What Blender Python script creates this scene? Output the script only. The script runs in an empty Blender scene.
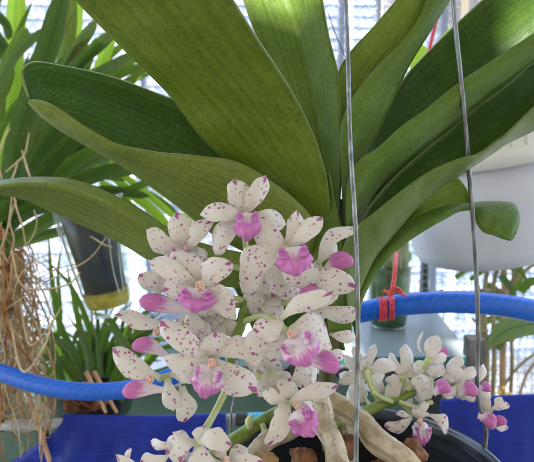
import bpy, math, random
import numpy as np
from mathutils import Vector, Matrix, Euler
R = math.radians
rnd = random.Random(7)
scn = bpy.context.scene
col = scn.collection

# ---------------------------------------------------------------- camera
CAMZ = 46.3                      # a balcony high above the street
F = 580.0                        # focal length in photograph pixels
PITCH = 9.0
cam_d = bpy.data.cameras.new('camera'); cam = bpy.data.objects.new('camera', cam_d); col.objects.link(cam)
cam.location = (0, 0, CAMZ); cam.rotation_euler = (R(90 - PITCH), 0, 0)
cam_d.sensor_width = 36; cam_d.lens = 36 * F / 534
cam_d.clip_start = 0.01; cam_d.clip_end = 6000
cam_d.dof.use_dof = True; cam_d.dof.focus_distance = 0.275; cam_d.dof.aperture_fstop = 20
scn.camera = cam
scn.render.resolution_x = 1024; scn.render.resolution_y = 886

# ---------------------------------------------------------------- sky, sun, exposure
SUN_EL, SUN_AZ = 58, 200         # azimuth clockwise from +Y (view direction)
w = bpy.data.worlds.new('World'); scn.world = w; w.use_nodes = True
nt = w.node_tree; nt.nodes.clear()
sky = nt.nodes.new('ShaderNodeTexSky'); sky.sky_type = 'NISHITA'; sky.sun_disc = False
sky.sun_elevation = R(SUN_EL); sky.sun_rotation = R(SUN_AZ); sky.dust_density = 4; sky.air_density = 1.0
bg = nt.nodes.new('ShaderNodeBackground'); bg.inputs[1].default_value = 0.15
wo = nt.nodes.new('ShaderNodeOutputWorld')
nt.links.new(sky.outputs[0], bg.inputs[0]); nt.links.new(bg.outputs[0], wo.inputs[0])
sd = bpy.data.lights.new('sun', 'SUN'); sd.energy = 2.2; sd.angle = R(0.6); sd.color = (1, .96, .88)
so = bpy.data.objects.new('sun', sd); col.objects.link(so)
sdir = Vector((math.cos(R(SUN_EL)) * math.sin(R(SUN_AZ)), math.cos(R(SUN_EL)) * math.cos(R(SUN_AZ)), math.sin(R(SUN_EL))))
so.rotation_euler = sdir.to_track_quat('Z', 'Y').to_euler(); so.location = (0, -2, CAMZ + 5)
scn.view_settings.view_transform = 'Standard'; scn.view_settings.look = 'None'
scn.view_settings.exposure = 3.2; scn.view_settings.gamma = 1
scn.view_settings.use_curve_mapping = False

# ---------------------------------------------------------------- helpers
_p = R(PITCH)
RIGHT = Vector((1, 0, 0)); FWD = Vector((0, math.cos(_p), -math.sin(_p))); UP = Vector((0, math.sin(_p), math.cos(_p)))
CAM = Vector((0, 0, CAMZ))
def at(x, y, d):
    return CAM + RIGHT * ((x - 267) / F * d) + UP * (-(y - 231) / F * d) + FWD * d
def A(t): return np.array(at(*t))
def px(n, d): return n / F * d

def catmull(P, n):
    P = np.asarray(P, float)
    if len(P) == 2:
        t = np.linspace(0, 1, n)[:, None]; return P[0] * (1 - t) + P[1] * t
    seg = np.linalg.norm(np.diff(P[:, :3], axis=0), axis=1) ** .5 + 1e-9
    k = np.concatenate([[0], np.cumsum(seg)]); k /= k[-1]
    m = np.zeros_like(P)
    for i in range(len(P)):
        if i == 0: m[i] = (P[1] - P[0]) / (k[1] - k[0])
        elif i == len(P) - 1: m[i] = (P[-1] - P[-2]) / (k[-1] - k[-2])
        else:
            d0 = (P[i] - P[i-1]) / (k[i] - k[i-1]); d1 = (P[i+1] - P[i]) / (k[i+1] - k[i])
            h0 = k[i] - k[i-1]; h1 = k[i+1] - k[i]
            m[i] = (d0 * h1 + d1 * h0) / (h0 + h1)
    out = []
    for t in np.linspace(0, 1, n):
        i = min(max(np.searchsorted(k, t) - 1, 0), len(P) - 2)
        h = k[i+1] - k[i]; s = (t - k[i]) / h
        out.append((2*s**3 - 3*s**2 + 1) * P[i] + (s**3 - 2*s**2 + s) * h * m[i] + (-2*s**3 + 3*s**2) * P[i+1] + (s**3 - s**2) * h * m[i+1])
    return np.array(out)

class MB:
    def __init__(s): s.v = []; s.f = []; s.uv = []; s.mi = []
    def grid(s, G, UV=None, closed=False, mi=0):
        n, m = G.shape[:2]; b = len(s.v)
        s.v += [tuple(q) for q in G.reshape(-1, 3)]
        mm = m if closed else m - 1
        for i in range(n - 1):
            for j in range(mm):
                j2 = (j + 1) % m
                s.f.append((b+i*m+j, b+i*m+j2, b+(i+1)*m+j2, b+(i+1)*m+j)); s.mi.append(mi)
                if UV is None:
                    u0, u1, v0, v1 = i/(n-1), (i+1)/(n-1), j/mm, (j+1)/mm
                    s.uv += [(u0, v0), (u0, v1), (u1, v1), (u1, v0)]
                else:
                    s.uv += [tuple(UV[i, j]), tuple(UV[i, j2]), tuple(UV[i+1, j2]), tuple(UV[i+1, j])]
        return b
    def poly(s, pts, mi=0):
        b = len(s.v); s.v += [tuple(q) for q in pts]; s.f.append(tuple(range(b, b + len(pts)))); s.mi.append(mi)
        s.uv += [(0, 0)] * len(pts)
    def tube(s, P, r, seg=10, n=None, cap=True, mi=0, wob=0):
        P = np.asarray(P, float); r = np.broadcast_to(np.asarray(r, float), (len(P),)) if np.ndim(r) <= 1 else r
        Q = np.column_stack([P, r]); n = n or max(2, (len(P) - 1) * 8)
        Q = catmull(Q, n) if len(P) > 1 else Q
        C, rr = Q[:, :3], Q[:, 3]
        T = np.gradient(C, axis=0); T /= np.linalg.norm(T, axis=1)[:, None] + 1e-12
        ref = np.array([0, 0, 1.]) if abs(T[0][2]) < .9 else np.array([1., 0, 0])
        N = np.cross(T[0], ref); N /= np.linalg.norm(N)
        G = []; L = 0; UV = []
        for i in range(len(C)):
            N = N - T[i] * np.dot(N, T[i]); N /= np.linalg.norm(N) + 1e-12
            B = np.cross(T[i], N)
            if i: L += np.linalg.norm(C[i] - C[i-1])
            a = np.arange(seg) / seg * 2 * math.pi
            q = rr[i] * (1 + wob * np.array([rnd.uniform(-1, 1) for _ in a]))
            G.append(C[i] + np.outer(np.cos(a) * q, N) + np.outer(np.sin(a) * q, B))
            UV.append([(L, k / seg) for k in range(seg)])
        G = np.array(G); s.grid(G, np.array(UV), closed=True, mi=mi)
        if cap: s.poly(G[0][::-1], mi); s.poly(G[-1], mi)
    def lathe(s, c, prof, seg=40, M=None, mi=0, cap0=False, cap1=False):
        """prof: list of (radius, height); c centre; M optional 3x3 rotation"""
        c = np.array(c); a = np.arange(seg) / seg * 2 * math.pi; G = []
        for r_, z in prof:
            ring = np.column_stack([r_ * np.cos(a), r_ * np.sin(a), np.full(seg, z)])
            if M is not None: ring = ring @ np.array(M).T
            G.append(c + ring)
        G = np.array(G); s.grid(G, closed=True, mi=mi)
        if cap0: s.poly(G[0][::-1], mi)
        if cap1: s.poly(G[-1], mi)
    def box(s, lo, hi, mi=0, M=None, c=(0, 0, 0)):
        x0, y0, z0 = lo; x1, y1, z1 = hi
        V = np.array([(x0,y0,z0),(x1,y0,z0),(x1,y1,z0),(x0,y1,z0),(x0,y0,z1),(x1,y0,z1),(x1,y1,z1),(x0,y1,z1)], float)
        if M is not None: V = V @ np.array(M).T
        V = V + np.array(c)
        for q in ((0,3,2,1),(4,5,6,7),(0,1,5,4),(1,2,6,5),(2,3,7,6),(3,0,4,7)): s.poly(V[list(q)], mi)
    def blob(s, c, rad, rough=.15, seed=0, seg=14, M=None, mi=0):
        rr = random.Random(seed); ph = [rr.uniform(0, 6) for _ in range(6)]
        G = []
        for i in range(seg + 1):
            t = math.pi * i / seg; row = []
            for j in range(seg * 2):
                p = math.pi * j / seg
                d = np.array([math.sin(t) * math.cos(p), math.sin(t) * math.sin(p), math.cos(t)])
                k = 1 + rough * (math.sin(3*d[0] + ph[0]) + math.sin(4*d[1] + ph[1]) * .8 + math.sin(5*d[2] + ph[2]) * .6 + .5*math.sin(9*d[0]+7*d[1] + ph[3]))
                row.append(d * k * np.array(rad))
            G.append(row)
        G = np.array(G)
        if M is not None: G = G @ np.array(M).T
        s.grid(G + np.array(c), closed=True, mi=mi)
    def build(s, name, mat, parent=None, smooth=True, solid=0, off=0, bevel=0, orig=None, sub=0, weld=True):
        me = bpy.data.meshes.new(name)
        V = np.array(s.v, float)
        o_ = np.array(orig) if orig is not None else V.mean(axis=0)
        me.from_pydata([tuple(q) for q in V - o_], [], s.f)
        uv = me.uv_layers.new(name='uv')
        for i, t in enumerate(s.uv): uv.data[i].uv = t
        mats = mat if isinstance(mat, (list, tuple)) else [mat]
        for m_ in mats: me.materials.append(m_)
        for p, k in zip(me.polygons, s.mi): p.material_index = k; p.use_smooth = smooth
        me.update()
        o = bpy.data.objects.new(name, me); col.objects.link(o)
        loc = Vector(o_)
        if parent: o.parent = parent; loc = loc - wloc(parent)
        o.location = loc
        if sub:
            m_ = o.modifiers.new('sub', 'SUBSURF'); m_.levels = sub; m_.render_levels = sub
        if solid:
            m_ = o.modifiers.new('solid', 'SOLIDIFY'); m_.thickness = solid; m_.offset = off
            if len(mats) > 1: m_.material_offset = 1; m_.material_offset_rim = 1
        if bevel:
            m_ = o.modifiers.new('bev', 'BEVEL'); m_.width = bevel; m_.segments = 2; m_.limit_method = 'ANGLE'
        return o

def wloc(o):
    l = Vector(o.location)
    while o.parent: o = o.parent; l += Vector(o.location)
    return l
def thing(name, label, cat, loc, group=None):
    o = bpy.data.objects.new(name, None); col.objects.link(o); o.location = loc; o.empty_display_size = .02
    return tag(o, label, cat, group)
def tag(o, label, cat, group=None, kind=None):
    o['label'] = label; o['category'] = cat
    if group: o['group'] = group
    if kind: o['kind'] = kind
    return o
def struct(o): o['kind'] = 'structure'; return o

# ---------------------------------------------------------------- materials
def newmat(name):
    m = bpy.data.materials.new(name); m.use_nodes = True; t = m.node_tree; t.nodes.clear()
    out = t.nodes.new('ShaderNodeOutputMaterial'); return m, t, out
def N(t, k, **kw):
    n = t.nodes.new(k)
    for a, b in kw.items(): setattr(n, a, b)
    return n
def math_(t, op, a, b=None, c=None):
    n = N(t, 'ShaderNodeMath', operation=op)
    for i, x in enumerate((a, b, c)):
        if x is None: continue
        if isinstance(x, (int, float)): n.inputs[i].default_value = x
        else: t.links.new(x, n.inputs[i])
    return n.outputs[0]
def mix_(t, f, a, b):
    n = N(t, 'ShaderNodeMix', data_type='RGBA')
    for i, x in ((0, f), (6, a), (7, b)):
        if isinstance(x, (int, float)): n.inputs[i].default_value = x
        elif isinstance(x, tuple): n.inputs[i].default_value = (*x[:3], 1)
        else: t.links.new(x, n.inputs[i])
    return n.outputs[2]
def ramp(t, x, a, b):
    n = N(t, 'ShaderNodeMapRange', interpolation_type='SMOOTHSTEP'); t.links.new(x, n.inputs[0])
    n.inputs[1].default_value = a; n.inputs[2].default_value = b; return n.outputs[0]
def noise(t, vec, scale, detail=3, rough=.5):
    n = N(t, 'ShaderNodeTexNoise'); n.inputs['Scale'].default_value = scale; n.inputs['Detail'].default_value = detail
    n.inputs['Roughness'].default_value = rough
    if vec is not None: t.links.new(vec, n.inputs['Vector'])
    return n.outputs[0]
def vmap(t, vec, sc, off=None):
    n = N(t, 'ShaderNodeMapping'); t.links.new(vec, n.inputs[0]); n.inputs['Scale'].default_value = sc
    if off is not None: t.links.new(off, n.inputs['Location'])
    return n.outputs[0]
def finish(t, out, color, rough=.5, spec=.5, bump=None, bstr=.2, bdist=.001, trans=0, tcol=None, sss=0, coat=0, metal=0):
    p = N(t, 'ShaderNodeBsdfPrincipled')
    if isinstance(color, tuple): p.inputs['Base Color'].default_value = (*color, 1)
    else: t.links.new(color, p.inputs['Base Color'])
    if isinstance(rough, (int, float)): p.inputs['Roughness'].default_value = rough
    else: t.links.new(rough, p.inputs['Roughness'])
    p.inputs['Specular IOR Level'].default_value = spec; p.inputs['Metallic'].default_value = metal
    if sss:
        p.inputs['Subsurface Weight'].default_value = sss; p.inputs['Subsurface Radius'].default_value = (1, .6, .5)
        p.inputs['Subsurface Scale'].default_value = .002
    if coat: p.inputs['Coat Weight'].default_value = coat; p.inputs['Coat Roughness'].default_value = .25
    if bump is not None:
        b = N(t, 'ShaderNodeBump'); b.inputs['Strength'].default_value = bstr; b.inputs['Distance'].default_value = bdist
        t.links.new(bump, b.inputs['Height']); t.links.new(b.outputs[0], p.inputs['Normal'])
    sh = p.outputs[0]
    if trans:
        tr = N(t, 'ShaderNodeBsdfTranslucent')
        c = tcol if tcol is not None else color
        if isinstance(c, tuple): tr.inputs[0].default_value = (*c, 1)
        else: t.links.new(c, tr.inputs[0])
        mx = N(t, 'ShaderNodeMixShader'); mx.inputs[0].default_value = trans
        t.links.new(sh, mx.inputs[1]); t.links.new(tr.outputs[0], mx.inputs[2]); sh = mx.outputs[0]
    t.links.new(sh, out.inputs[0])
def uvn(t): return N(t, 'ShaderNodeUVMap', uv_map='uv').outputs[0]
def objn(t): return N(t, 'ShaderNodeTexCoord').outputs['Object']

def leaf_mat(name, a, b, vein=.35, trans=.2, tcol=(.25, .4, .03), rough=.5, specks=.3, spec=.25, vs=26, coat=0, rib_shade=0):
    """a, b two greens; veins run along the leaf (uv.x along in metres, uv.y across 0..1)"""
    m, t, out = newmat(name); uv = uvn(t); o = objn(t)
    v1 = noise(t, vmap(t, uv, (1.6, vs * .8, 1)), 1, 2, .5)
    v2 = noise(t, vmap(t, uv, (3, vs * 3.4, 1)), 1, 2, .6)
    big = noise(t, o, 28, 4, .6)
    f = math_(t, 'ADD', math_(t, 'MULTIPLY', ramp(t, v1, .36, .64), .6), math_(t, 'MULTIPLY', ramp(t, big, .3, .7), .4))
    c = mix_(t, f, a, b)
    c = mix_(t, math_(t, 'MULTIPLY', ramp(t, v2, .45, .75), vein * .55), c, tuple(min(1, x * 1.6 + .01) for x in b))
    grain = noise(t, o, 420, 3, .7)
    c = mix_(t, math_(t, 'MULTIPLY', ramp(t, grain, .35, .75), .28), c, tuple(min(1, x * 1.9 + .008) for x in b))
    sp = noise(t, o, 900, 2); pat = ramp(t, noise(t, o, 40, 3), .48, .62)
    c = mix_(t, math_(t, 'MULTIPLY', math_(t, 'MULTIPLY', ramp(t, sp, .56, .7), pat), specks), c, (.4, .44, .3))
    # pale scratches and water marks in patches
    scr = noise(t, vmap(t, o, (900, 260, 70)), 1, 2); pa2 = ramp(t, noise(t, o, 26, 2), .5, .62)
    c = mix_(t, math_(t, 'MULTIPLY', math_(t, 'MULTIPLY', ramp(t, scr, .66, .74), pa2), specks * 1.2), c, (.36, .42, .26))
    # a few old brown nicks
    bn = ramp(t, noise(t, o, 120, 2), .74, .8)
    c = mix_(t, math_(t, 'MULTIPLY', bn, .6), c, (.12, .07, .02))
    sy = N(t, 'ShaderNodeSeparateXYZ'); t.links.new(uv, sy.inputs[0])
    edge = math_(t, 'ABSOLUTE', math_(t, 'SUBTRACT', sy.outputs[1], .5))
    if rib_shade: c = mix_(t, math_(t, 'MULTIPLY', ramp(t, edge, .05, .015), .7), c, tuple(x * .35 for x in a))  # dark midrib line, with the shade of the leaf fold painted in
    c = mix_(t, math_(t, 'MULTIPLY', ramp(t, edge, .484, .496), .55), c, (.26, .3, .1))
    r = math_(t, 'MULTIPLY_ADD', ramp(t, noise(t, o, 60, 4), .3, .7), .3, rough - .18)
    tc = mix_(t, f, tuple(x * .7 for x in tcol), tcol)
    finish(t, out, c, r, spec, bump=math_(t, 'ADD', v2, math_(t, 'MULTIPLY', noise(t, o, 300, 3), .4)), bstr=.35, bdist=.0006, trans=trans, tcol=tc, coat=coat)
    return m

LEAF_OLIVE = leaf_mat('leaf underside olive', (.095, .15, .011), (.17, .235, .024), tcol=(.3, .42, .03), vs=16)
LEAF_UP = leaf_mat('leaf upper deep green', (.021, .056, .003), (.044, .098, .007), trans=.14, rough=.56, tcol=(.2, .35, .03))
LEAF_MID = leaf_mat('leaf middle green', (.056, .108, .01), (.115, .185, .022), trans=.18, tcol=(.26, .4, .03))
LEAF_PALE = leaf_mat('leaf underside pale', (.125, .165, .026), (.19, .235, .045), trans=.15, specks=.15)
LEAF_GREY = leaf_mat('leaf grey green', (.08, .125, .022), (.125, .175, .04), trans=.12)
LEAF_SUNLIT = leaf_mat('leaf sunlit yellow green', (.15, .24, .03), (.22, .31, .05), trans=.35, tcol=(.45, .6, .06))  # brighter green paints in the sunlight on one leaf half
BG_DARK = leaf_mat('strap leaf dark', (.009, .032, .003), (.02, .058, .006), trans=.15, rough=.45, rib_shade=1)
BG_MID = leaf_mat('strap leaf green', (.028, .072, .006), (.052, .12, .012), trans=.25, rib_shade=1)
BG_LIME = leaf_mat('strap leaf lime', (.11, .22, .012), (.19, .33, .03), trans=.5, tcol=(.5, .75, .06), rib_shade=1)
BG_GREY = leaf_mat('strap leaf grey', (.06, .1, .035), (.1, .15, .06), trans=.15, rib_shade=1)
BG_PALE = leaf_mat('broad leaf pale', (.13, .2, .08), (.19, .27, .12), trans=.2, rib_shade=1)
BG_OLIVE = leaf_mat('strap leaf olive', (.06, .08, .015), (.1, .115, .025), trans=.25, rib_shade=1)
GREENS = [BG_DARK, BG_MID, BG_LIME, BG_GREY, BG_OLIVE]

def petal_mat(name, base, base2, amount, spotcol=(.46, .06, .28), tip=True, scale=520, trans=.38):
    m, t, out = newmat(name); uv = uvn(t); o = objn(t)
    rn = N(t, 'ShaderNodeObjectInfo').outputs['Random']
    off = math_(t, 'MULTIPLY', rn, 37.0)
    cx = N(t, 'ShaderNodeCombineXYZ'); t.links.new(off, cx.inputs[0]); t.links.new(off, cx.inputs[1])
    m_o = N(t, 'ShaderNodeVectorMath', operation='ADD')
    sc = N(t, 'ShaderNodeVectorMath', operation='MULTIPLY'); t.links.new(o, sc.inputs[0]); sc.inputs[1].default_value = (1, 1, 1)
    # uv.x = 0..1 along, uv.y = 0..1 across: distance space comes from object coordinates
    wob = N(t, 'ShaderNodeTexNoise'); wob.inputs['Scale'].default_value = 500; t.links.new(o, wob.inputs['Vector'])
    wv = N(t, 'ShaderNodeVectorMath', operation='SCALE'); t.links.new(wob.outputs['Color'], wv.inputs[0]); wv.inputs['Scale'].default_value = .0016
    t.links.new(sc.outputs[0], m_o.inputs[0]); t.links.new(wv.outputs[0], m_o.inputs[1])
    a2 = N(t, 'ShaderNodeVectorMath', operation='ADD'); t.links.new(m_o.outputs[0], a2.inputs[0]); t.links.new(cx.outputs[0], a2.inputs[1])
    vo = N(t, 'ShaderNodeTexVoronoi'); vo.inputs['Scale'].default_value = scale; vo.inputs['Randomness'].default_value = .95
    t.links.new(a2.outputs[0], vo.inputs['Vector'])
    sx = N(t, 'ShaderNodeSeparateColor'); t.links.new(vo.outputs['Color'], sx.inputs[0])
    keep = math_(t, 'GREATER_THAN', math_(t, 'ADD', sx.outputs[0], math_(t, 'MULTIPLY', ramp(t, noise(t, a2.outputs[0], 140, 1), .3, .7), .5)), 1.05 - amount)
    size = math_(t, 'MULTIPLY_ADD', math_(t, 'POWER', sx.outputs[1], 1.6), .3, .17)
    d = math_(t, 'SUBTRACT', size, vo.outputs['Distance'])
    spot = math_(t, 'MULTIPLY', ramp(t, d, -.02, .13), keep)
    s = N(t, 'ShaderNodeSeparateXYZ'); t.links.new(uv, s.inputs[0])
    inner = ramp(t, s.outputs[0], .1, .42)
    spot = math_(t, 'MULTIPLY', math_(t, 'MULTIPLY', spot, inner), math_(t, 'MULTIPLY_ADD', sx.outputs[2], .35, .6))
    if tip:
        across = math_(t, 'ABSOLUTE', math_(t, 'SUBTRACT', s.outputs[1], .5))
        tipm = math_(t, 'MULTIPLY', ramp(t, math_(t, 'SUBTRACT', math_(t, 'ADD', s.outputs[0], math_(t, 'MULTIPLY', wob.outputs[0], .16)), math_(t, 'MULTIPLY', across, .6)), .9, .93), .85)
        spot = math_(t, 'MAXIMUM', spot, math_(t, 'MULTIPLY', tipm, math_(t, 'GREATER_THAN', rn, .35)))
    big = noise(t, a2.outputs[0], 120, 3)
    c = mix_(t, big, base, base2)
    # green-yellow claw
    c = mix_(t, math_(t, 'MULTIPLY', ramp(t, s.outputs[0], .3, 0), .5), c, (.6, .62, .33))
    vein = noise(t, vmap(t, uv, (2.5, 30, 1)), 1, 3, .6)
    c = mix_(t, math_(t, 'MULTIPLY', ramp(t, vein, .48, .68), .3), c, (.70, .58, .50))
    c = mix_(t, spot, c, spotcol)
    finish(t, out, c, .55, .3, bump=math_(t, 'ADD', vein, math_(t, 'MULTIPLY', noise(t, o, 900, 2), .5)), bstr=.35, bdist=.0004, trans=trans, tcol=c, sss=.0)
    return m
PETAL = petal_mat('petal cream spotted', (.85, .78, .69), (.9, .86, .81), .72)
PETAL_FEW = petal_mat('petal cream few spots', (.85, .78, .68), (.9, .86, .8), .28)
PETAL_BACK = petal_mat('petal cream blush', (.86, .79, .72), (.9, .86, .81), .3, spotcol=(.6, .38, .45), tip=False)
PETAL_PINKBACK = petal_mat('petal back faint spots', (.82, .72, .62), (.84, .77, .7), .3, spotcol=(.62, .42, .45), tip=False, scale=520)

def lip_mat(name, start, col1=(.60, .13, .43), col2=(.76, .34, .62)):
    m, t, out = newmat(name); uv = uvn(t); o = objn(t)
    s = N(t, 'ShaderNodeSeparateXYZ'); t.links.new(uv, s.inputs[0])
    st = noise(t, vmap(t, uv, (2.2, 17, 1)), 1, 2)
    x = math_(t, 'ADD', s.outputs[0], math_(t, 'MULTIPLY', math_(t, 'SUBTRACT', st, .5), .55))
    f = ramp(t, x, start, start + .25)
    mg = mix_(t, math_(t, 'MULTIPLY_ADD', noise(t, vmap(t, uv, (4, 20, 1)), 1, 3), 1.1, -.1), col1, col2)
    c = mix_(t, f, (.85, .74, .76), mg)
    finish(t, out, c, .45, .35, bump=math_(t, 'ADD', st, noise(t, o, 700, 3)), bstr=.3, bdist=.0003, trans=.3, tcol=c)
    return m
LIP = lip_mat('lip magenta', .2)
LIP_PALE = lip_mat('lip magenta pale base', .42)
def simple(name, a, b, scale=60, rough=.5, spec=.5, bs=.2, bd=.001, trans=0, coat=0, metal=0, stretch=None, detail=4, lo=.3, hi=.7):
    m, t, out = newmat(name); o = objn(t)
    v = vmap(t, o, stretch) if stretch else o
    n_ = noise(t, v, scale, detail, .6)
    c = mix_(t, ramp(t, n_, lo, hi), a, b)
    finish(t, out, c, math_(t, 'MULTIPLY_ADD', n_, .2, rough - .1), spec, bump=n_, bstr=bs, bdist=bd, trans=trans, coat=coat, metal=metal)
    return m
COLUMN = simple('column salmon', (.66, .36, .26), (.8, .64, .5), 500, .4)
CAPM = simple('anther cap', (.6, .24, .16), (.74, .42, .32), 600, .35)
PEDICEL = simple('pedicel pale green', (.52, .58, .22), (.66, .68, .38), 250, .45, trans=.15)
STEM = simple('stem green', (.14, .22, .03), (.24, .3, .06), 180, .42, bs=.3)
STEM2 = simple('stem dark green', (.05, .1, .015), (.1, .16, .03), 120, .42)
STEMB = simple('old sheath brown', (.05, .06, .02), (.13, .11, .05), 90, .7, .2, bs=.6, stretch=(1, 1, .2))
ROOTM = None
def root_material():
    m, t, out = newmat('aerial root'); o = objn(t); uv = uvn(t)
    n1 = noise(t, o, 55, 5, .65); n2 = noise(t, vmap(t, uv, (90, 7, 1)), 1, 4, .65)
    c = mix_(t, ramp(t, n1, .35, .65), (.36, .27, .15), (.62, .51, .35))
    c = mix_(t, math_(t, 'MULTIPLY', ramp(t, n2, .48, .7), .6), c, (.27, .19, .11))
    c = mix_(t, math_(t, 'MULTIPLY', ramp(t, noise(t, o, 110, 3), .64, .72), .5), c, (.13, .08, .04))
    finish(t, out, c, .75, .2, bump=math_(t, 'ADD', n1, n2), bstr=.8, bdist=.0016)
    return m
ROOTM = root_material()
BARK = simple('coconut bark brown', (.09, .035, .015), (.28, .13, .06), 130, .8, .2, bs=.9, bd=.002)
BARK2 = simple('dry husk tan', (.22, .12, .05), (.4, .25, .12), 90, .8, .2, bs=.8, bd=.002)
SOIL = simple('potting mix', (.01, .007, .005), (.05, .03, .018), 90, .95, .1, bs=1, bd=.004)
POT = simple('black plastic', (.003, .003, .0035), (.006, .0065, .008), 35, .6, .2, bs=.15, bd=.0008)
def wire_mat():
    m, t, out = newmat('galvanised wire'); o = objn(t)
    n_ = noise(t, vmap(t, o, (1, 1, .15)), 500, 3); c = mix_(t, ramp(t, n_, .35, .7), (.13, .135, .13), (.3, .31, .31))
    c = mix_(t, ramp(t, noise(t, o, 160, 3), .62, .72), c, (.22, .16, .1))
    finish(t, out, c, .42, .5, bump=n_, bstr=.4, bdist=.0003, metal=.65); return m
WIRE = wire_mat()
RIMM = simple('black plastic rim sheen', (.022, .025, .03), (.06, .065, .075), 60, .3, .6, bs=.3, bd=.0006)  # lighter grey than the pot body paints in the rim's sheen
def hose_mat():
    m, t, out = newmat('blue hose'); o = objn(t); uv = uvn(t)
    wv = N(t, 'ShaderNodeTexWave', wave_type='BANDS', bands_direction='DIAGONAL'); wv.inputs['Scale'].default_value = 1
    wv.inputs['Distortion'].default_value = 1.2; wv.inputs['Detail'].default_value = 2
    t.links.new(vmap(t, uv, (75, 4, 1)), wv.inputs['Vector'])
    n_ = noise(t, o, 60, 4)
    c = mix_(t, wv.outputs[0], (.002, .09, .48), (.005, .12, .58))
    c = mix_(t, math_(t, 'MULTIPLY', ramp(t, n_, .55, .75), .5), c, (.02, .05, .17))
    finish(t, out, c, .38, .5, bump=math_(t,'ADD',wv.outputs[0],n_), bstr=.2, bdist=.0004); return m
HOSE = hose_mat()
REDTIE = simple('red plastic tie', (.55, .008, .008), (.75, .03, .025), 300, .3, .6, bs=.5)
TARP = simple('royal blue plastic', (.003, .015, .22), (.006, .028, .32), 14, .55, .2, bs=.4, bd=.003)
PIPE = simple('grey pipe', (.28, .28, .26), (.5, .5, .47), 60, .55, .4)
BLACKM = simple('black fitting', (.012, .012, .013), (.03, .03, .03), 80, .5)
CYAN = simple('cyan tape', (.01, .35, .62), (.02, .45, .75), 60, .4)
WHITEPL = simple('white translucent plastic', (.54, .54, .57), (.59, .585, .61), 9, .5, .3, bs=.08, trans=.1)
CREAMPL = simple('cream plastic rim', (.62, .6, .52), (.7, .68, .6), 20, .45)
WALLG = simple('green painted wall', (.06, .115, .085), (.1, .165, .125), 7, .7, .3, bs=.3, bd=.003)
def sheet_mat():
    m, t, out = newmat('royal blue plastic scuffed'); o = objn(t)
    n1 = noise(t, o, 14, 4, .6); n2 = noise(t, vmap(t, o, (30, 30, 240)), 1, 4, .7)
    c = mix_(t, ramp(t, n1, .3, .7), (.003, .016, .2), (.006, .032, .33))
    c = mix_(t, math_(t, 'MULTIPLY', ramp(t, n2, .58, .75), .35), c, (.05, .09, .3))
    c = mix_(t, math_(t, 'MULTIPLY', ramp(t, noise(t, o, 45, 5, .7), .58, .72), .35), c, (.06, .07, .13))
    finish(t, out, c, math_(t, 'MULTIPLY_ADD', n1, .3, .3), .3, bump=math_(t, 'ADD', n1, n2), bstr=.5, bdist=.003); return m
TARP = sheet_mat()
LEDGE = simple('pale ledge', (.5, .5, .46), (.66, .66, .62), 25, .6)
CONC = simple('balcony floor', (.2, .19, .17), (.3, .29, .26), 5, .8, .2, bs=.3, bd=.004)
CREAMW = simple('cream painted column', (.66, .56, .4), (.74, .64, .48), 6, .7, .3)
STICK = simple('wooden stick', (.35, .17, .07), (.52, .3, .15), 120, .65, stretch=(1, 1, .1))
VROOT = simple('hanging root brown', (.27, .17, .07), (.46, .32, .16), 90, .75, .2, bs=.5)
VROOT2 = simple('hanging root pale', (.42, .3, .16), (.58, .46, .28), 90, .75, .2, bs=.5)
VROOTR = simple('root clump rust', (.22, .07, .02), (.4, .17, .06), 160, .85, .2, bs=1, bd=.003)
CANE = simple('cane stem', (.16, .13, .06), (.34, .27, .13), 60, .6, stretch=(1, 1, .35))
CANE2 = simple('cane stem tan', (.3, .17, .08), (.46, .3, .16), 60, .6, stretch=(1, 1, .35))
GALGAE = simple('green algae', (.012, .035, .004), (.05, .12, .01), 40, .3, .5, detail=5)
DARKFILL = simple('dark water', (.004, .007, .007), (.015, .02, .018), 25, .25)
YMOSS = simple('yellow substrate', (.34, .24, .001), (.6, .44, .004), 160, .7, bs=.6)
YELLOW = simple('yellow bud', (.75, .45, .02), (.85, .6, .05), 200, .5)
REDST = simple('red rod', (.45, .01, .015), (.6, .03, .03), 50, .4)
SHELL = simple('pale green tube', (.36, .5, .4), (.5, .64, .52), 30, .4)
def glass_mat(name, c, rough=.06, mixt=.7):
    m, t, out = newmat(name)
    g = N(t, 'ShaderNodeBsdfGlossy'); g.inputs[0].default_value = (.9, .95, .95, 1); g.inputs[1].default_value = rough
    tr = N(t, 'ShaderNodeBsdfTransparent'); tr.inputs[0].default_value = (*c, 1)
    df = N(t, 'ShaderNodeBsdfDiffuse'); df.inputs[0].default_value = (*[min(1, x * .7) for x in c], 1)
    m0 = N(t, 'ShaderNodeMixShader'); m0.inputs[0].default_value = 1 - mixt; t.links.new(tr.outputs[0], m0.inputs[1]); t.links.new(df.outputs[0], m0.inputs[2])
    lw = N(t, 'ShaderNodeLayerWeight'); lw.inputs[0].default_value = .5; fz = math_(t, 'MULTIPLY_ADD', math_(t, 'POWER', lw.outputs['Facing'], 3.5), .45, .015)
    mx = N(t, 'ShaderNodeMixShader'); t.links.new(fz, mx.inputs[0]); t.links.new(m0.outputs[0], mx.inputs[1]); t.links.new(g.outputs[0], mx.inputs[2])
    t.links.new(mx.outputs[0], out.inputs[0]); return m
CLEAR = glass_mat('clear plastic', (.93, .95, .92), .08, .975)
GLASS = glass_mat('jar glass', (.93, .97, .93), .03, .985)
def tabletop():
    m, t, out = newmat('frosted table glass'); o = objn(t)
    n_ = noise(t, o, 6, 4); c = mix_(t, n_, (.18, .225, .235), (.24, .285, .29))
    finish(t, out, c, math_(t, 'MULTIPLY_ADD', n_, .15, .14), .2); return m
TGLASS = tabletop()
TEDGE = simple('glass edge teal', (.015, .09, .08), (.03, .14, .12), 30, .3, .2)
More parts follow.
